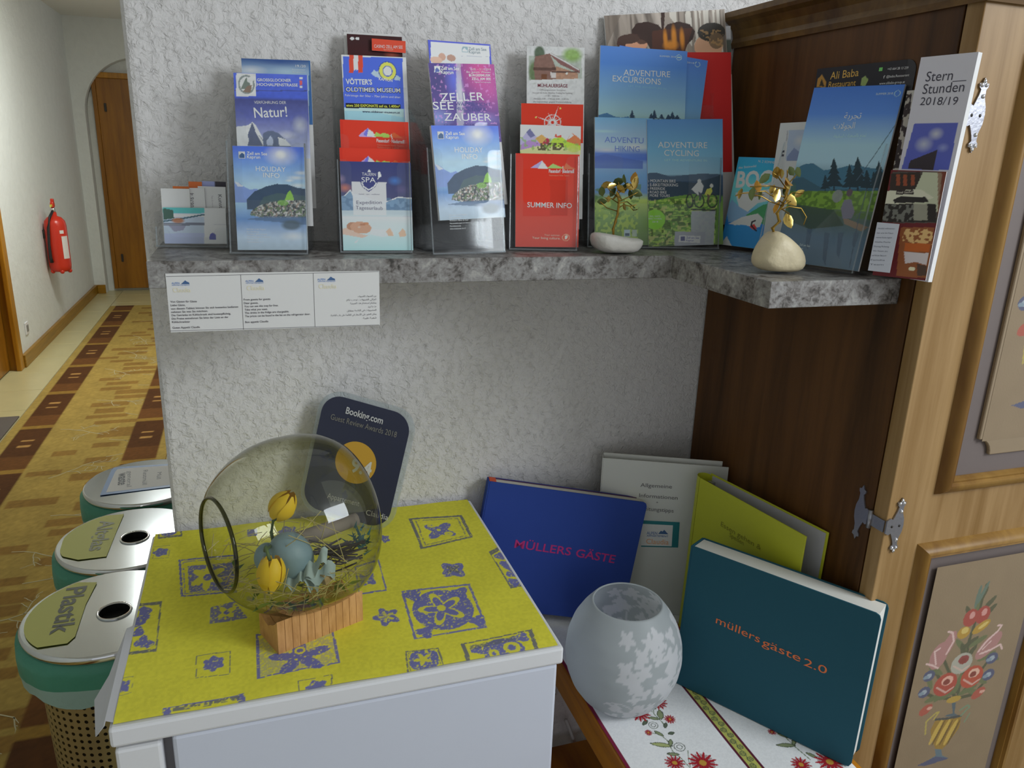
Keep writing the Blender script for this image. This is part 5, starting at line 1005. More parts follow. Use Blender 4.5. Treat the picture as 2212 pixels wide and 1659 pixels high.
fr = leaning((1126, 223), (1260, 226), pln(.046), yw, ln, h=.18); sheet('brochure', 'red brochure with white compass star', 'brochure', fr, .003, compass, G1, .06)
def mill(c):
    c.z = z3; c.fill('bcbcbe'); c.rect(256, 170, 615, 405, '8a9088'); c.rect(256, 170, 615, 220, 'a8b4b8'); c.ell(550, 215, 80, 60, '6f8a4c', .95, .5); c.ell(330, 205, 42, 60, '3c4a38', .95, .3); c.ell(290, 330, 40, 90, '4a5a38', .9, .4)
    c.poly([(290, 290), (300, 225), (400, 205), (440, 300), (440, 380), (300, 385)], '6a5048'); c.poly([(390, 205), (410, 203), (600, 310), (600, 340), (470, 280)], '6a4a48'); c.poly([(440, 290), (590, 340), (590, 385), (440, 385)], '8a6a58'); c.poly([(395, 205), (402, 200), (600, 312), (596, 320)], 'b0aaa8'); c.rect(290, 300, 440, 320, '4a3630'); c.rect(340, 345, 380, 390, '5c3a28'); c.rect(405, 330, 440, 372, 'a09a98'); c.poly([(256, 385), (615, 375), (615, 405), (256, 405)], 'b4aeb0'); c.rect(410, 325, 590, 335, '4a3630'); c.ell(515, 340, 8, 8, 'd8c8a0'); c.var(.003, .25)
fr = leaning((1138, 99), (1263, 103), pln(.070), yw, ln, h=.20); t = sheet('brochure', 'grey inn brochure with photo of a timber house', 'brochure', fr, .004, mill, G1, .13)
txt(t, fr, 'MÜHLAUERSÄGE', (318, 432), (520, 436), 24, '5c2430', z3, bold=.015)
for k, (s, x0, x1) in enumerate((('Öffnungszeiten Sommer', 330, 508), ('Von Juli bis Ende Oktober Freitag bis Sonntag', 282, 552), ('11.00 – 18.00 Uhr', 372, 465), ('Mittwoch 10.00 – 17.00 und 18.00 – 21.00 Uhr', 292, 530), ('im September gegen Voranmeldung', 288, 545), ('Telefon 06547', 338, 500))): txt(t, fr, s, (x0, 456+k*20), (x1, 459+k*20), 11, '6a6668', z3)
# ---- fifth, wide holder
pln, yw, ln = holder('wide clear holder with the tall outdoor magazines', (1268, 537), (1552, 541), [(0, .150), (.045, .235)], depth=.075, notch=.5)
def hiking(c):
    c.z = z4; c.vg([(0, '49602e'), (.22, '66804a'), (.36, '8fa054'), (.42, '56749a'), (.55, '5a80b0'), (.64, '6f88b0'), (.68, '3f5a9c'), (.72, '46609e'), (.77, '8a9cc4'), (.84, '7c92c4'), (1, '5c86c8')]); c.ell(330, 940, 90, 30, 'a8b0c8', .8, 1); c.ell(150, 960, 120, 20, 'b0b4c4', .7, 1); c.ell(130, 840, 120, 14, '8aa8d8', .7, 1); c.poly([(40, 1010), (140, 985), (260, 1010), (380, 1030), (380, 1080), (40, 1075)], '3d5290', .8); c.ell(90, 1270, 80, 40, '3c5a3c', .7, 1)
    c.grain(c.inside([(20, 1300), (350, 1300), (350, 1540), (20, 1540)]), .004, '8a9c48', .55, 3, .7); c.grain(c.inside([(20, 1180), (370, 1180), (350, 1400), (20, 1400)]), .006, '4a6838', .6, 4, .7); c.rect(262, 1470, 300, 1512, '8a98a0'); c.rect(268, 1490, 296, 1508, '3c4a58'); c.rect(312, 1470, 342, 1512, '8a948c', .8)
fr = leaning((1285, 253), (1410, 256), pln(.006), yw, ln, bottom=(1270, 530)); t = sheet('brochure', 'hiking magazine with meadow behind the gold wire tree', 'brochure', fr, .004, hiking, G1)
txt(t, fr, 'ADVENTU', (136, 910), (385, 918), 38, '50649c', z4); txt(t, fr, 'HIKING', (202, 968), (360, 972), 38, '50649c', z4)
def cycling(c):
    c.z = z4; c.vg([(0, '5a6a40'), (.06, '55703a'), (.22, '6a8440'), (.38, '4f7036'), (.40, '24364a'), (.55, '2c4058'), (.57, '7494b0'), (.75, '5c8ab4'), (1, '466f9e')])
    c.ridge([(370, 1110), (470, 1105), (560, 1130), (650, 1120), (760, 1110), (880, 1115)], '3a4a5c', 1, 1160); c.ridge([(350, 1240), (430, 1190), (500, 1150), (600, 1160), (720, 1170), (880, 1120)], '273644', 1, 1300); c.ridge([(350, 1250), (430, 1290), (560, 1260), (700, 1240), (870, 1250)], '567834', 1, 1480)
    g = c.inside([(340, 1280), (860, 1260), (840, 1580), (340, 1580)]); c.grain(g, .005, '86a048', .55, 5, .8, .002); c.grain(g, .006, '33481f', .62, 6, .8); c.grain(g, .004, '9a9a60', .75, 7, .7)
    c.rect(372, 765, 412, 1570, '31547e', .35); c.rect(388, 765, 394, 1570, '2a4a70', .5)
    for x in (680, 740, 825): 
        for t in np.linspace(0, 2*pi, 30): c.ell(x+34*cos(t)*(.9 if x > 700 else .6), 1285+42*sin(t), 5, 5, '24282c', .9)
    c.poly([(690, 1210), (720, 1180), (745, 1150), (770, 1190), (760, 1230), (735, 1250)], 'a8acb4'); c.ell(742, 1160, 13, 15, 'b8b4b4'); c.poly([(735, 1225), (760, 1240), (745, 1290)], '3a3c48'); c.poly([(775, 1245), (790, 1210), (820, 1200), (825, 1225), (805, 1260)], 'b0a848'); c.ell(820, 1188, 11, 13, 'c0b0a0'); c.poly([(790, 1240), (812, 1250), (800, 1300)], '5a4a40'); c.line([(690, 1340), (840, 1345)], 8, '2c2c30')
    c.ell(458, 1404, 66, 64, '6ea32c'); c.poly([(690, 1350), (845, 1350), (832, 1580), (690, 1580)], '8a8c94', .9); c.poly([(585, 1480), (780, 1485), (775, 1560), (690, 1562), (690, 1580), (582, 1575)], '82848c'); c.poly([(612, 1505), (750, 1510), (746, 1555), (610, 1548)], 'b4b4c0'); c.rect(622, 1512, 650, 1540, '4a4c70')
fr = leaning((1397, 258), (1561, 257), pln(.0035), yw, ln, bottom=(1400, 533)); t = sheet('brochure', 'cycling magazine with two riders at front of wide holder', 'brochure', fr, .0022, cycling, G1)
for s, a, b, h, k in (('ADVENTURE', (477, 945), (792, 948), 40, 'c4ced8'), ('CYCLING', (517, 996), (738, 1000), 40, 'c4ced8'), ('LET THE ADVENTURE IN', (520, 1030), (790, 1034), 14, '8aa6bc'), ('› MOUNTAIN BIKE', (415, 1166), (590, 1168), 20, 'c8ccd0'), ('› E-BIKE/TREKKING', (412, 1191), (605, 1193), 20, 'c8ccd0'), ('› FREERIDE', (412, 1214), (522, 1216), 18, 'c8ccd0'), ('› ROAD BIKE', (412, 1237), (532, 1239), 18, 'c8ccd0'), ('MORE TOURS', (425, 1259), (552, 1261), 18, 'c8ccd0'), ('INKL. KARTE', (425, 1388), (492, 1388), 10, 'd8e8b0'), ('BIKE TOUREN', (418, 1404), (500, 1404), 10, 'd8e8b0'), ('2018', (440, 1424), (478, 1424), 12, 'd8e8b0'), ('Zell am See', (658, 1526), (740, 1528), 13, '3c3e78'), ('Kaprun', (658, 1543), (705, 1544), 12, '3c3e78')): txt(t, fr, s, a, b, h, k, z4)
def exc(c):
    c.z = z4; c.vg([(0, '4a6a96'), (.40, '4a6a96'), (.47, '8fa6bc'), (.58, '86a4c4'), (.72, '6488b8'), (.90, '3f68b0'), (1, '4268b4')]); c.ridge([(60, 745), (100, 735), (150, 722), (200, 745), (240, 752), (290, 745), (300, 760)], '3c6488', 1, 800); c.ridge([(60, 762), (640, 762)], '3c5a80', 1, 900)
    for x, h in ((312, 60), (455, 62), (435, 40), (500, 36), (545, 34), (570, 50), (600, 30)): c.tree(x, 766, h, 26, '26384c')
    c.ell(612, 368, 18, 18, '8fa6d0'); c.ell(612, 368, 15, 15, '4268b4'); c.rect(600, 364, 624, 372, '8fa6d0')
fr = leaning((1297, 98), (1485, 111), pln(.034), yw, ln, h=.27); t = sheet('brochure', 'blue excursions magazine in front row of wide holder', 'brochure', fr, .004, exc, G1, .19)
for s, a, b, h, k in (('ADVENTURE', (257, 482), (555, 495), 40, 'a8bee0'), ('EXCURSIONS', (187, 520), (495, 543), 40, 'a8bee0'), ('LET THE ADVENTURE IN', (288, 555), (530, 575), 12, '6a92c8'), ('SUMMER 2018', (488, 364), (592, 370), 11, '9ab0d8')): txt(t, fr, s, a, b, h, k, z4)
def exc2(c): c.z = z4; c.vg([(0, '5a80b0'), (.5, '6f94bc'), (.75, '4f7ab4'), (1, '3f62ae')]); c.ell(730, 412, 17, 17, '8fa6d0'); c.ell(730, 412, 14, 14, '4064b0')
fr = leaning((1339, 98), (1529, 131), pln(.040), yw, ln, h=.27); t = sheet('brochure', 'tilted blue excursions magazine behind the front one', 'brochure', fr, .003, exc2, G1, .19); txt(t, fr, '2018', (662, 404), (708, 410), 11, '9ab0d8', z4)
fr = leaning((1372, 113), (1579, 113), pln(.055), yw, ln, h=.29); sheet('folder', 'plain red folder standing at right in the wide holder', 'folder', fr, .003, lambda c: c.fill('a02020'), G1, .20, cell=.004)
def planks(c):
    c.z = z4; A, B = c.A, c.B; c.fill('7a7068'); st = vnoise(A, B*.08, .0035, 31); c.mix(np.clip((st-.35)*3, 0, 1), '4a423c', .85); c.mix(np.clip((vnoise(A+B*.3, B*.06, .009, 33)-.5)*3, 0, 1), '9a9088', .7); r = c.inside([(515, 60), (905, 60), (905, 330), (720, 330)]); c.grain(r, .0040, 'a8a098', .45, 12, .85, .06); c.mix(c.inside([(495, 70), (522, 70), (515, 200), (500, 200)]), '2c1c18'); c.poly([(130, 100), (240, 95), (150, 300), (120, 300)], '5a5048', .7)
    H = [(310, 190), (340, 150), (410, 138), (480, 160), (510, 195), (540, 155), (610, 138), (680, 155), (715, 200), (700, 250), (640, 310), (600, 340), (440, 340), (400, 260), (310, 250)]; c.poly(H, '2a1a16'); c.poly([(440, 200), (500, 190), (700, 180), (650, 330), (440, 330)], '3c2016')
    for x, y, rx, ry in ((525, 250, 18, 80), (580, 240, 22, 95), (632, 250, 20, 85), (560, 290, 60, 40)): c.ell(x, y, rx, ry, 'b8681c', .9, .6)
    c.ell(310, 275, 95, 58, '3a2420'); c.ell(340, 290, 70, 40, 'a87860'); c.ell(375, 250, 40, 34, '2c1c18', .9); c.ell(290, 250, 70, 30, '3a2822')
    c.ell(800, 300, 90, 80, 'a88068'); c.ell(820, 205, 88, 60, '2c2824'); c.ell(850, 260, 48, 52, '5c4a38', .9); c.grain(c.inside([(740, 190), (895, 190), (895, 300), (800, 280)]), .003, '8a6c48', .6, 15, .7)
fr = leaning((1305, 34), (1565, 20), pln(.058), yw, ln, h=.32); t = sheet('magazine', 'tall magazine with weathered planks and faces on cover', 'magazine', fr, .004, planks, G1, .115)
fr = leaning((1330, 60), (1578, 56), pln(.066), yw, ln, h=.30); sheet('magazine', 'pale magazine edge behind the plank cover magazine', 'magazine', fr, .003, lambda c: (c.fill('8c8c90'), c.mix(c.A > 0, 'a0a0a4'), c.mix(c.B < c.fr.h-.02, '4a504a')), G1, .08, cell=.004)
# ---- little card holder at the left end
pln, yw, ln = holder('low clear card holder at the shelf left end', (338, 536), (494, 538), [(0, .030)], lean=8, name='card_holder', depth=.03)
G2 = 'business cards in the low holder'
def cards():
    def pic(c):
        c.z = z1; c.fill('b4b2b6'); c.rect(160, 1245, 442, 1500, '8e98b4'); c.rect(160, 1245, 442, 1285, '4a9090'); c.poly([(165, 1250), (230, 1265), (240, 1320), (165, 1330)], '3a5048'); c.rect(235, 1290, 442, 1310, 'a8b4bc'); c.line([(165, 1340), (300, 1320), (440, 1295)], 10, '38505c'); c.ell(265, 1335, 50, 22, '8a5a3c', .9, .4); c.rect(160, 1350, 442, 1368, '4c4c58', .8); c.poly([(200, 1368), (320, 1368), (300, 1400), (240, 1410)], '6a6478', .7); c.rect(160, 1420, 442, 1500, '8488b4', .6)
        c.poly([(478, 1462), (478, 1430), (500, 1416), (522, 1430), (522, 1462)], '4a4c80'); c.line([(165, 1362), (600, 1362)], 2, '8a8a90', .6)
    fr = leaning((351, 448), (487, 450), pln(.004), yw, ln, bottom=(353, 526)); t = sheet('business_card', 'front card with lake picture and house icon', 'business card', fr, .002, pic, G2)
    fr = leaning((347, 407), (409, 408), pln(.010), yw, ln, bottom=(350, 524)); t = sheet('business_card', 'white card standing tall at left of low holder', 'business card', fr, .002, lambda c: c.fill('b8b6b8'), G2, cell=.004)
    fr2 = leaning((409, 406), (441, 406), pln(.013), yw, ln, bottom=(411, 524)); t2 = sheet('business_card', 'narrow white card with sideways phone number', 'business card', fr2, .002, lambda c: c.fill('b8b6b8'), G2, cell=.004); txt(t2, fr2, '0676 4', (372, 1245), (372, 1150), 28, '5a585c', z1)
    fr3 = leaning((427, 402), (487, 404), pln(.016), yw, ln, bottom=(428, 524)); t3 = sheet('business_card', 'white card with sideways script lettering', 'business card', fr3, .002, lambda c: c.fill('b4b2b6'), G2, cell=.004); txt(t3, fr3, 'Kunst', (535, 1160), (545, 1250), 26, '4a484c', z1); txt(t3, fr3, 'Taxi & more', (490, 1165), (495, 1245), 12, '8a888c', z1); txt(t3, fr3, 'Telefon', (432, 1160), (432, 1215), 10, '8a888c', z1)
    fr = leaning((373, 402), (408, 403), pln(.019), yw, ln, h=.05); sheet('business_card', 'orange card edge behind the tall white card', 'business card', fr, .001, lambda c: c.fill('b85a2c'), G2, cell=.004)
    fr = leaning((407, 392), (436, 393), pln(.022), yw, ln, h=.05); sheet('business_card', 'orange card standing highest in the low holder', 'business card', fr, .001, lambda c: c.fill('c0562a'), G2, cell=.004)
    fr = leaning((436, 391), (488, 393), pln(.024), yw, ln, h=.05); sheet('business_card', 'blue and black card at right back of low holder', 'business card', fr, .001, lambda c: (c.fill('7a80a8'), c.mix(c.A > c.fr.w*.5, '2c2830')), G2, cell=.002)
cards()
# ---------------------------------------------------------------- paper sign on the shelf front
sg_tl, sg_tr, sg_bl, sg_br = atY(357, 591, SA-.0015), atY(819, 584, SA-.0015), atY(369, 722, SA-.0015), atY(820, 698, SA-.0015)
sf = leaning((357, 591), (819, 585), (.2, SA-.0012, 1.3), 0, 0, bottom=(600, 710))
t = root('paper_sign', tuple(sf.o+sf.u*sf.w/2), 'white three-column paper notice taped below the shelf edge', 'sign')
box('paper', 0, sf.w, 0, sf.h, -.0006, 0, MAT['white_paper'], t, 0, sf)
zN = lambda x, y: (300+x*.2532, 560+y*.2532); LIT[0] = .42
ln_ = MB()
for a, b in (((232, 148), (2045, 105)), ((262, 612), (2048, 560)), ((868, 130), (893, 600)), ((1487, 118), (1503, 575))):
    p, q = np.array(sf.q(*zN(*a))), np.array(sf.q(*zN(*b))); d = nrm(q-p); n = np.array([-d[1], d[0]])*.0003
    ln_ = MB().add(sf.T([(*(p-n), .0002), (*(q-n), .0002), (*(q+n), .0002), (*(p+n), .0002)]), [(0, 1, 2, 3)]); ln_.out('printed_rule', MAT['grey_seal'], t)
for ox, oy in ((0, 0), (630, -18), (1243, -32)):
    MB().prism([sf.q(*zN(x+ox, y+oy)) for x, y in ((360, 212), (432, 212), (428, 198), (408, 190), (395, 180), (378, 196))], .0002, .0004, sf).out('logo_mountain', MAT['logo_blue'], t)
    txt(t, sf, 'ALPEN', (280+ox, 213+oy), (348+ox, 212+oy), 18, '3c5c8c', zN); txt(t, sf, 'APPARTEMENT', (282+ox, 226+oy), (436+ox, 225+oy), 10, '3c5c8c', zN); txt(t, sf, 'Claudia', (292+ox, 282+oy), (442+ox, 280+oy), 40, 'd0a088', zN)
for s, x0, y0, x1, y1 in (('Von Gästen für Gäste', 270, 370, 495, 366), ('Liebe Gäste,', 272, 400, 398, 397), ('von diesem Tablett können Sie sich kostenlos bedienen', 275, 430, 848, 412), ('nehmen Sie was Sie möchten.', 278, 458, 590, 448), ('Die Getränke im Kühlschrank sind kostenpflichtig,', 280, 486, 785, 470), ('Die Preise entnehmen Sie bitte der Liste an der', 282, 515, 765, 500), ('Kühlschranktür', 284, 543, 438, 540), ('Guten Appetit Claudia', 288, 592, 522, 585), ('From guests for guests', 895, 352, 1122, 346), ('Dear guests,', 897, 382, 1020, 379), ('You can use this tray for free.', 900, 410, 1190, 400), ('Take what you want.', 904, 438, 1100, 432), ('The drinks in the fridge are chargeable.', 905, 466, 1282, 452), ('The prices can be found in the list on the refrigerator door.', 906, 494, 1463, 474), ('Bon appetit Claudia', 908, 544, 1105, 536)): txt(t, sf, s, (x0, y0), (x1, y1), 17, '3c3a40', zN, bold=.01)
AR = lambda s: s[::-1]
for s, x0, y0, x1, y1 in (('ﻣﻦ ﺍﻟﻀﻴﻮﻑ ﻟﻠﻀﻴﻮﻑ', 1868, 322, 2025, 318), ('ﺃﻋﺰﺍﺋﻲ ﺍﻟﻀﻴﻮﻑ ، ﻧﺮﺣﺐ ﺑﻜﻢ', 1772, 352, 2025, 348), ('ﻳﻤﻜﻨﻜﻢ ﺍﺳﺘﺨﺪﺍﻡ ﻫﺬﻩ ﺍﻟﺼﻴﻨﻴﺔ', 1803, 382, 2026, 377), ('ﺧﺬ ﻣﺎ ﺗﺮﻳﺪ', 1955, 410, 2026, 408), ('ﺍﻟﻤﺸﺮﻭﺑﺎﺕ ﻓﻲ ﺍﻟﺜﻼﺟﺔ ﺑﻤﻘﺎﺑﻞ', 1775, 446, 2026, 438), ('ﻳﻤﻜﻦ ﺍﻟﻌﺜﻮﺭ ﻋﻠﻰ ﺍﻷﺳﻌﺎﺭ ﻓﻲ ﺍﻟﻘﺎﺋﻤﺔ ﻋﻠﻰ ﺑﺎﺏ ﺍﻟﺜﻼﺟﺔ', 1638, 486, 2027, 472), ('ﺷﻬﻴﺔ ﻃﻴﺒﺔ', 1912, 508, 2027, 504)): txt(t, sf, AR(s), (x0, y0), (x1, y1), 15, '3c3a40', zN)
# ================================================================ things on the shelf arm beside the wardrobe
ZB = ZS+.007
t = root('brochure_holder', (.93, -.40, ZS), 'clear acrylic stand holding the magazines beside the wardrobe', 'brochure holder', 'clear acrylic brochure holders')
af = standing(.892, -.327, ZB, -67, 11.6, .128, .249)
hb = Fr((.858, -.318, ZS+.0005), nrm((cos(radians(-66)), sin(radians(-66)), 0)), nrm((sin(radians(66)), cos(radians(66)), 0)))
box('base', 0, .150, 0, .078, 0, .0045, MAT['acrylic'], t, 0, hb)
u, up, bk = lean_axes(-66, 12.5); o = hb.T([(0, .012, .0045)])[0]
fw = Fr(o, u, up); MB().prism([(0, 0), (.150, 0), (.150, .11), (.120, .105), (.075, .045), (.030, .105), (0, .11)], 0, .002, fw).out('front_wall', MAT['acrylic'], t)
for x in (0, .148):
    b = hb.T([(x, 0, 0.0045)])[0]; f = Fr(b, bk, (0, 0, 1)); MB().prism([(.012, 0), (.076, 0), (.078, .02), (.055, .17), (.036, .11)], 0, .002, f).out('side_wall', MAT['acrylic'], t)
    MB().tube([b+bk*.012, b+bk*.036+np.array([0, 0, .11]), b+bk*.055+np.array([0, 0, .17])], .001, 5).out('wall_edge', MAT['acrylic_edge'], t)
G3 = 'brochures beside the wardrobe'
def arab(c):
    c.z = z5; c.vg([(0, '4e6070'), (.16, '465a6c'), (.27, '3c4c48'), (.37, '4c6430'), (.44, '5a7a3c'), (.46, '304a58'), (.58, '7e98b0'), (.68, '7c98c0'), (.85, '4468a8'), (1, '365a9c')])
    c.ridge([(480, 760), (530, 735), (580, 730), (640, 770), (720, 760), (800, 740), (1000, 770)], '33566a', 1, 900); c.ridge([(420, 830), (520, 810), (640, 880), (1000, 880)], '2c4450', .8, 900)
    for x, y, h, w in ((700, 890, 185, 62), (838, 890, 190, 70), (790, 890, 150, 50), (890, 890, 120, 46), (960, 890, 165, 62), (930, 890, 110, 40), (650, 890, 90, 34), (1000, 890, 140, 44)): c.tree(x, y, h, w, '1e2c34')
    c.poly([(420, 890), (960, 890), (930, 1010), (420, 980)], '5c7a2c', .9); c.grain(c.inside([(420, 890), (960, 890), (930, 1060), (400, 1000)]), .004, '3c5422', .5, 3, .8); c.poly([(440, 960), (700, 1000), (760, 1090), (560, 1110), (430, 1060)], '2e3c34', .9)
    c.poly([(750, 1040), (900, 1100), (860, 1125), (760, 1080)], '6a5a4c'); c.poly([(740, 990), (760, 940), (800, 940), (820, 1010), (800, 1050), (750, 1050)], '5c5a68'); c.ell(790, 900, 18, 22, '4a4048'); c.ell(720, 920, 30, 36, '6a6c70', .8); c.line([(1080, 470), (930, 690), (830, 830)], 5, '384858', .9); c.line([(890, 880), (840, 1060), (790, 1330)], 6, '3a4450', .8)
    for x, y, h in ((660, 1130, 190), (740, 1130, 150), (560, 1110, 120), (830, 1130, 90)): c.poly([(x-16, y), (x+16, y), (x-10, y+h), (x-26, y+h*.8)], '3a4858', .8)
    c.ell(1066, 326, 18, 18, '8aa4cc'); c.ell(1066, 326, 15, 15, '3a5ea0')
t = sheet('brochure', 'blue magazine with Arabic title and fir trees', 'brochure', af, .004, arab, G3)
txt(t, af, AR('ﺗﺠﺮﺑﺔ'), (757, 474), (856, 470), 36, 'd8e0ec', z5); txt(t, af, AR('ﺍﻟﺠﻮﻻﺕ'), (697, 532), (818, 528), 36, 'd8e0ec', z5); txt(t, af, AR('ﺗﻤﺘﻊ ﺑﺎﻟﺼﻌﺪﺍﺕ ﻟﺴﻘﻴﻔﺔ'), (697, 582), (885, 577), 20, '8aa4cc', z5); txt(t, af, 'SUMMER 2018', (942, 336), (1040, 332), 12, '9ab4dc', z5); txt(t, af, 'Zell am See', (500, 1205), (560, 1215), 13, '9ab0c4', z5); txt(t, af, 'Kaprun', (490, 1225), (520, 1229), 13, '9ab0c4', z5)
def bock(c):
    c.z = z5; c.vg([(0, '1f64ac'), (.28, '2468b0'), (.5, '5f9cc8'), (.7, '5aa4d0'), (.85, '2f88c8'), (1, '2a80c4')]); c.poly([(110, 940), (150, 980), (190, 1000), (240, 1020), (180, 1060), (90, 1070), (80, 1000)], '6a88c0'); c.poly([(130, 900), (330, 880), (400, 930), (260, 960), (200, 1010), (150, 980)], 'a8bcd0'); c.poly([(190, 1030), (290, 970), (380, 950), (400, 1060), (340, 1110), (230, 1050)], '3a7a50'); c.poly([(90, 1080), (170, 1040), (260, 1020), (290, 1050), (270, 1100), (200, 1100)], 'b8c4d4')
    c.poly([(40, 1210), (70, 1090), (180, 1085), (300, 1120), (350, 1100), (330, 1330), (150, 1320), (100, 1200)], '2a70b8'); c.poly([(45, 1200), (80, 1150), (110, 1210), (150, 1260), (150, 1300), (45, 1270)], 'b0b8c4'); c.poly([(40, 1230), (80, 1220), (130, 1290), (40, 1280)], 'b07a60'); c.poly([(210, 1095), (240, 1080), (255, 1110), (235, 1115)], 'b8302c'); c.line([(250, 1120), (222, 1090), (225, 1070), (245, 1062)], 8, '2a2430'); c.poly([(200, 905), (260, 885), (300, 915), (240, 925)], '6a5a3c', .8); c.rect(270, 715, 410, 722, '8ab0d8', .0)
bkf = standing(.924, -.137, ZB, -65.7, 10.2, .090, .148); t = sheet('brochure', 'bright blue comic style brochure titled in white capitals', 'brochure', bkf, .004, bock, G3)
txt(t, bkf, 'BOCK', (132, 868), (410, 862), 92, 'd0e0ec', z5, bold=.03); txt(t, bkf, 'das Steinwild', (148, 762), (250, 752), 14, 'b8d0e8', z5); txt(t, bkf, 'N. 2 SOMMER 2018', (262, 724), (408, 738), 14, 'b8d0e8', z5)
def nwhite(c): c.z = z5; c.fill('a6a6ac'); c.poly([(440, 540), (560, 535), (560, 720), (420, 710)], '8a94ac'); c.ell(500, 600, 40, 40, 'c0c4cc', .8, 1); c.poly([(430, 690), (470, 640), (520, 680), (560, 660), (560, 720), (425, 715)], '6a7490')
nf = leaning((1686, 266), (1765, 262), (.958, -.215, ZB), -74, 5, h=.20); t = sheet('brochure', 'white leaflet with sideways letter behind the Arabic magazine', 'brochure', nf, .003, nwhite, G3)
txt(t, nf, 'n', (410, 690), (414, 655), 24, '33343c', z5, bold=.03); txt(t, nf, 'Nationalpark', (430, 600), (436, 540), 12, '7a7a84', z5)
def alib(c): c.z = z5; c.fill('1c1a1c'); c.poly([(600, 290), (605, 245), (632, 215), (655, 260), (650, 290)], '8a6428'); c.poly([(615, 285), (630, 240), (645, 285)], '2c2414'); c.poly([(855, 280), (860, 240), (880, 225), (900, 245), (880, 285)], '7a8a50', .9)
lf = leaning((1766, 149), (1983, 126), (.9875, -.36, ZB+.20), -86, 1.2, h=.075); t = root('flyer', tuple(lf.o), 'black restaurant flyer with gold script at the top', 'flyer', G3); r_ = .014
MB().prism([(0, 0), (lf.w, 0)]+[(lf.w-r_+r_*cos(a), lf.h-r_+r_*sin(a)) for a in np.linspace(0, pi/2, 6)]+[(0, lf.h)], -.001, 0, lf).out('paper', plain('flyer_black', (.03, .028, .03), .4), t)
LIT[0] = .42; grid('cover_print', lf, 0, lf.w-.016, 0, lf.h, .0011, alib, MAT['print'], t)
txt(t, lf, 'Ali Baba', (678, 246), (842, 225), 44, 'a8843c', z5); txt(t, lf, 'Restaurant', (668, 292), (825, 280), 34, 'a8843c', z5); txt(t, lf, '+43 664 28 13 239', (1010, 192), (1130, 184), 14, 'c0c0c4', z5); txt(t, lf, '@baba.Restaurant', (1003, 236), (1135, 226), 14, 'c0c0c4', z5); txt(t, lf, 'www.alibaba-group.at', (962, 276), (1110, 266), 15, 'c8c8cc', z5); txt(t, lf, '■', (960, 198), (980, 196), 20, '5a9a50', z5); txt(t, lf, 'f', (985, 240), (995, 239), 18, 'd0d0d4', z5)
def stern(c): c.z = z5; c.fill('9c9aa2'); c.poly([(1165, 500), (1418, 495), (1365, 770), (1090, 765)], '434a8c'); c.ell(1290, 560, 50, 40, 'a8a8c8', .8, 1); c.ell(1220, 620, 60, 50, '9a9cc0', .8, 1); c.ell(1330, 640, 40, 30, '7a80b4', .7, 1); c.poly([(1130, 760), (1140, 715), (1298, 652), (1275, 770)], '2a2428')
sfr_ = leaning((1990, 124), (2114, 112), (.972, -.49, ZB), -80, 3.0, bottom=(2003, 609)); t = sheet('booklet', 'white booklet with dark title and sky photo', 'booklet', sfr_, .008, stern, G3, lit=.40)
txt(t, sfr_, 'Stern__', (1228, 258), (1468, 243), 58, '34323c', z5); txt(t, sfr_, 'Stunden', (1210, 330), (1450, 315), 58, '34323c', z5); txt(t, sfr_, '2018/19', (1196, 394), (1412, 392), 46, '34323c', z5)
def inner(c): c.z = z5; c.fill('8c8884'); c.poly([(1110, 330), (1150, 325), (1110, 760), (1040, 760)], '241c1c'); c.grain(c.inside([(1050, 300), (1190, 300), (1120, 770), (1030, 770)]), .004, '8a847c', .6, 4, .8)
inf = leaning((1960, 196), (1997, 193), (.968, -.455, ZB), -80, 3, h=.215); sheet('booklet', 'grey photo booklet edge left of the white booklet', 'booklet', inf, .003, inner, G3)
def inn(c):
    c.z = z5; c.fill('4a1418'); c.rect(1040, 778, 1325, 1075, '3a3430'); c.poly([(1030, 790), (1200, 780), (1190, 880), (1020, 890)], '241c18'); c.poly([(1215, 780), (1325, 785), (1300, 1010), (1150, 1000), (1160, 900)], '8a8c78'); c.poly([(1000, 890), (1200, 880), (1280, 930), (1160, 960), (985, 970)], '9a9888'); c.poly([(1040, 940), (1090, 920), (1230, 925), (1250, 955), (1050, 960)], '1c1818'); c.rect(1060, 886, 1160, 910, '201818'); c.rect(960, 965, 1290, 1070, '1e1a18'); c.rect(1160, 965, 1240, 1060, '807e70', .7); c.grain(c.inside([(985, 970), (1160, 970), (1160, 1070), (970, 1070)]), .003, '5a5a54', .6, 3, .8)
    for x in (1070, 1110, 1155): c.rect(x-10, 795, x+12, 860, '6a3420')
    c.poly([(1085, 1100), (1280, 1100), (1240, 1395), (1060, 1380)], '6a3c20'); c.grain(c.inside([(1100, 1110), (1275, 1110), (1265, 1200), (1095, 1200)]), .003, 'a8885a', .5, 6, .9); c.poly([(1110, 1190), (1260, 1195), (1250, 1245), (1105, 1235)], '8a4418'); c.poly([(1105, 1240), (1250, 1250), (1235, 1320), (1175, 1300), (1110, 1310)], '9a9294'); c.poly([(1180, 1310), (1240, 1325), (1230, 1380), (1180, 1380)], '3c2c24'); c.ell(1150, 1340, 18, 12, 'b0a088'); c.rect(1300, 770, 1360, 1420, '5a3020', .7)
rf = standing(.930, -.482, ZB, -52, 4.0, .066, .138); rf = leaning((1925, 367), (2045, 371), (.930, -.485, ZB), -55, 4, bottom=(1960, 602)); t = sheet('inn_card', 'dark red card with photos of an inn facade', 'card', rf, .003, inn, G3)
txt(t, rf, 'Hotel Gasthof', (1065, 905), (1155, 902), 14, 'a09a90', z5)
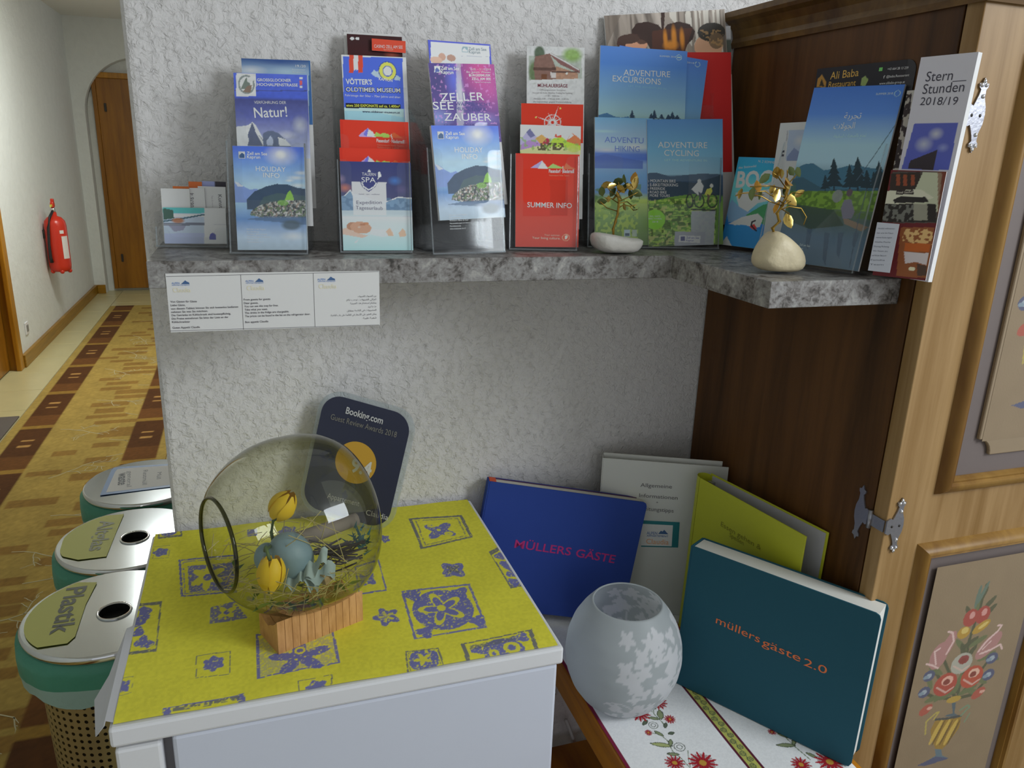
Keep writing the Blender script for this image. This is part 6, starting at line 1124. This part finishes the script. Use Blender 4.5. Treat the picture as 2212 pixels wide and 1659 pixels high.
ff = leaning((1895, 480), (1943, 484), (.893, -.482, ZB), -50, 5, bottom=(1900, 587)); t = sheet('note_card', 'small white printed note beside the inn card', 'card', ff, .001, lambda c: c.fill('8a8c94'), G3, cell=.004)
for k in range(9): txt(t, ff, ('Herzlich willkommen', 'bei uns im Haus', 'warme Küche täglich', 'frische Fische', 'Montag Ruhetag', 'Wir freuen uns', 'auf Ihren Besuch', 'Familie', 'Team')[k], (955-k*6, 1110+k*26), (1050-k*8, 1112+k*26), 9, '4c4e58', z5)
# ---------------------------------------------------------------- gold wire trees on stones
plain('gold_wire', (.42, .26, .05), .3, .9); plain('gold_leaf', (.62, .44, .12), .25, .85); plain('green_leaf_enamel', (.10, .13, .04), .3, .4); plain('quartz', (.72, .69, .64), .55, var=.1, vs=40, bump=(70, .6, .004)); plain('quartz_warm', (.68, .58, .38), .5, var=.15, vs=50, bump=(60, .6, .004)); plain('amber_leaf', (.50, .24, .03), .3, .3)
def wire_tree(label, base_px, stone, sm, trunk, branches, leaves, seed):
    r = np.random.RandomState(seed); b = atZ(*base_px, ZS); y = b[1]; t = root('wire_tree', tuple(b), label, 'ornament', 'gold wire trees on stones')
    Q = np.array([atY(px, py, y) for px, py in stone]); Q[:, 2] = np.maximum(Q[:, 2], ZS+.0005); n = len(Q); cen = Q.mean(0); dp = .5*(Q[:, 0].max()-Q[:, 0].min())*.8; V = []
    L_ = ((-1, .55), (-.8, .85), (-.3, 1.0), (.3, 1.0), (.8, .85), (1, .5))
    for c, s in L_:
        for q in Q: p = cen+(q-cen)*s*(1+.05*r.randn()); V.append((p[0], y+c*dp*.8, max(ZS+.0004, p[2])))
    F = [(i*n+j, i*n+(j+1) % n, (i+1)*n+(j+1) % n, (i+1)*n+j) for i in range(len(L_)-1) for j in range(n)]+[tuple(range(n-1, -1, -1)), tuple((len(L_)-1)*n+j for j in range(n))]
    so = put('stone', V, F, sm, t); m = so.modifiers.new('s', 'SUBSURF'); m.levels = m.render_levels = 1; so.data.polygons.foreach_set('use_smooth', np.ones(len(F), bool))
    W3 = lambda p, d=0: atY(p[0], p[1], y+d)
    tk = MB()
    for k in range(3):
        P = [W3(p)+np.array([.0016*cos(2*i+k*2.1), .0016*sin(2*i+k*2.1), 0]) for i, p in enumerate(trunk)]; MB().tube(P, .0011, 6).out('trunk_wire', MAT['gold_wire'], t, True)
    for P in branches:
        dd = r.uniform(-.018, .018); Q2 = [W3(p, dd*i/max(1, len(P)-1)) for i, p in enumerate(P)]; MB().tube(Q2, .0008, 5).out('branch', MAT['gold_wire'], t, True)
    x0 = W3(trunk[0])
    for k in range(9):
        a = r.rand()*6.28; P = [x0+np.array([cos(a+.5*i)*.0045*i*.7, sin(a+.5*i)*.0045*i*.7, -.0022*i+.002*r.rand()]) for i in range(6)]; MB().tube(P, .0007, 5).out('root_wire', MAT['gold_wire'], t, True)
    for px, py, s, mt in leaves:
        c = W3((px, py), r.uniform(-.018, .018)); e1 = nrm(r.randn(3)*np.array([1, .5, 1])); e2 = nrm(np.cross(e1, np.array([.2*r.randn(), -1, .3*r.randn()]))); V = []
        pts = [(0, -1), (.55, -.45), (.6, .1), (.35, .65), (0, 1), (-.35, .65), (-.6, .1), (-.55, -.45)]
        nn = np.cross(e1, e2); V = [c+s*(a*e1+b2*e2)+nn*(.25*s*abs(a)) for a, b2 in pts]+[c]; put('leaf', V, [(i, (i+1) % 8, 8) for i in range(8)], MAT[mt], t, True)
    return t
r4 = np.random.RandomState(2)
lv = [(*z4(x, y), s, m) for x, y, s, m in ((150, 1185, .010, 'gold_leaf'), (185, 1190, .008, 'gold_leaf'), (225, 1165, .011, 'green_leaf_enamel'), (265, 1145, .008, 'green_leaf_enamel'), (325, 1140, .010, 'amber_leaf'), (335, 1165, .010, 'gold_leaf'), (335, 1180, .008, 'amber_leaf'), (270, 1200, .009, 'green_leaf_enamel'), (300, 1195, .008, 'gold_leaf'), (145, 1268, .006, 'gold_leaf'), (160, 1272, .006, 'gold_leaf'), (120, 1225, .009, 'green_leaf_enamel'), (190, 1230, .009, 'green_leaf_enamel'), (240, 1210, .009, 'gold_leaf'), (300, 1245, .008, 'green_leaf_enamel'), (345, 1235, .010, 'green_leaf_enamel'), (265, 1320, .007, 'gold_leaf'), (120, 1290, .008, 'green_leaf_enamel'), (230, 1250, .008, 'gold_leaf'), (200, 1260, .006, 'gold_leaf'))]
wire_tree('gold wire tree on flat white stone before hiking magazine', (1330, 547), [z4(*p) for p in ((48, 1500), (75, 1482), (130, 1485), (250, 1510), (330, 1525), (382, 1525), (360, 1590), (310, 1618), (200, 1615), (110, 1612), (55, 1580))], MAT['quartz'], [z4(*p) for p in ((195, 1515), (190, 1470), (205, 1420), (220, 1370), (225, 1320), (228, 1280), (215, 1240))],
          [[z4(*q) for q in P] for P in ([(225, 1330), (260, 1310), (300, 1320), (340, 1310)], [(225, 1300), (180, 1270), (140, 1265)], [(220, 1260), (170, 1220), (150, 1190)], [(215, 1245), (260, 1210), (320, 1180), (335, 1140)], [(228, 1290), (290, 1260), (350, 1230)], [(215, 1240), (230, 1190), (225, 1165)], [(215, 1350), (150, 1330), (110, 1290)], [(228, 1300), (280, 1290), (330, 1330)], [(300, 1320), (320, 1345), (345, 1340)])], lv, 3)
lv = [(*z5(x, y), s, m) for x, y, s, m in ((370, 785, .010, 'gold_leaf'), (395, 790, .007, 'gold_leaf'), (438, 832, .010, 'amber_leaf'), (435, 845, .009, 'gold_leaf'), (455, 775, .008, 'green_leaf_enamel'), (495, 780, .008, 'green_leaf_enamel'), (300, 818, .009, 'green_leaf_enamel'), (260, 862, .008, 'amber_leaf'), (230, 905, .010, 'green_leaf_enamel'), (275, 915, .008, 'green_leaf_enamel'), (160, 905, .008, 'gold_leaf'), (372, 912, .010, 'gold_leaf'), (455, 945, .011, 'gold_leaf'), (370, 985, .009, 'amber_leaf'), (438, 1062, .011, 'gold_leaf'), (420, 895, .007, 'green_leaf_enamel'), (500, 905, .008, 'gold_leaf'), (345, 880, .007, 'gold_leaf'), (425, 870, .008, 'amber_leaf'))]
wire_tree('gold wire tree on round yellow stone at shelf corner', (1683, 590), [z5(*p) for p in ((240, 1290), (270, 1215), (310, 1150), (350, 1115), (395, 1125), (440, 1165), (490, 1220), (513, 1290), (490, 1345), (430, 1362), (380, 1372), (300, 1355), (250, 1330))], MAT['quartz_warm'], [z5(*p) for p in ((355, 1150), (345, 1105), (385, 1065), (370, 1020), (400, 975), (420, 930), (430, 880), (425, 840))],
          [[z5(*q) for q in P] for P in ([(425, 850), (430, 800), (430, 770)], [(425, 860), (470, 810), (500, 780)], [(420, 930), (370, 905), (330, 915)], [(400, 975), (330, 950), (280, 920), (220, 910)], [(405, 960), (300, 890), (160, 905), (130, 918)], [(430, 880), (330, 860), (215, 865)], [(420, 930), (460, 900), (520, 905)], [(385, 1000), (440, 980), (510, 990), (540, 1040), (525, 1085)], [(390, 990), (440, 1020), (440, 1060)], [(400, 970), (450, 950)], [(420, 870), (370, 800), (345, 785)])], lv, 6)
flush_texts()
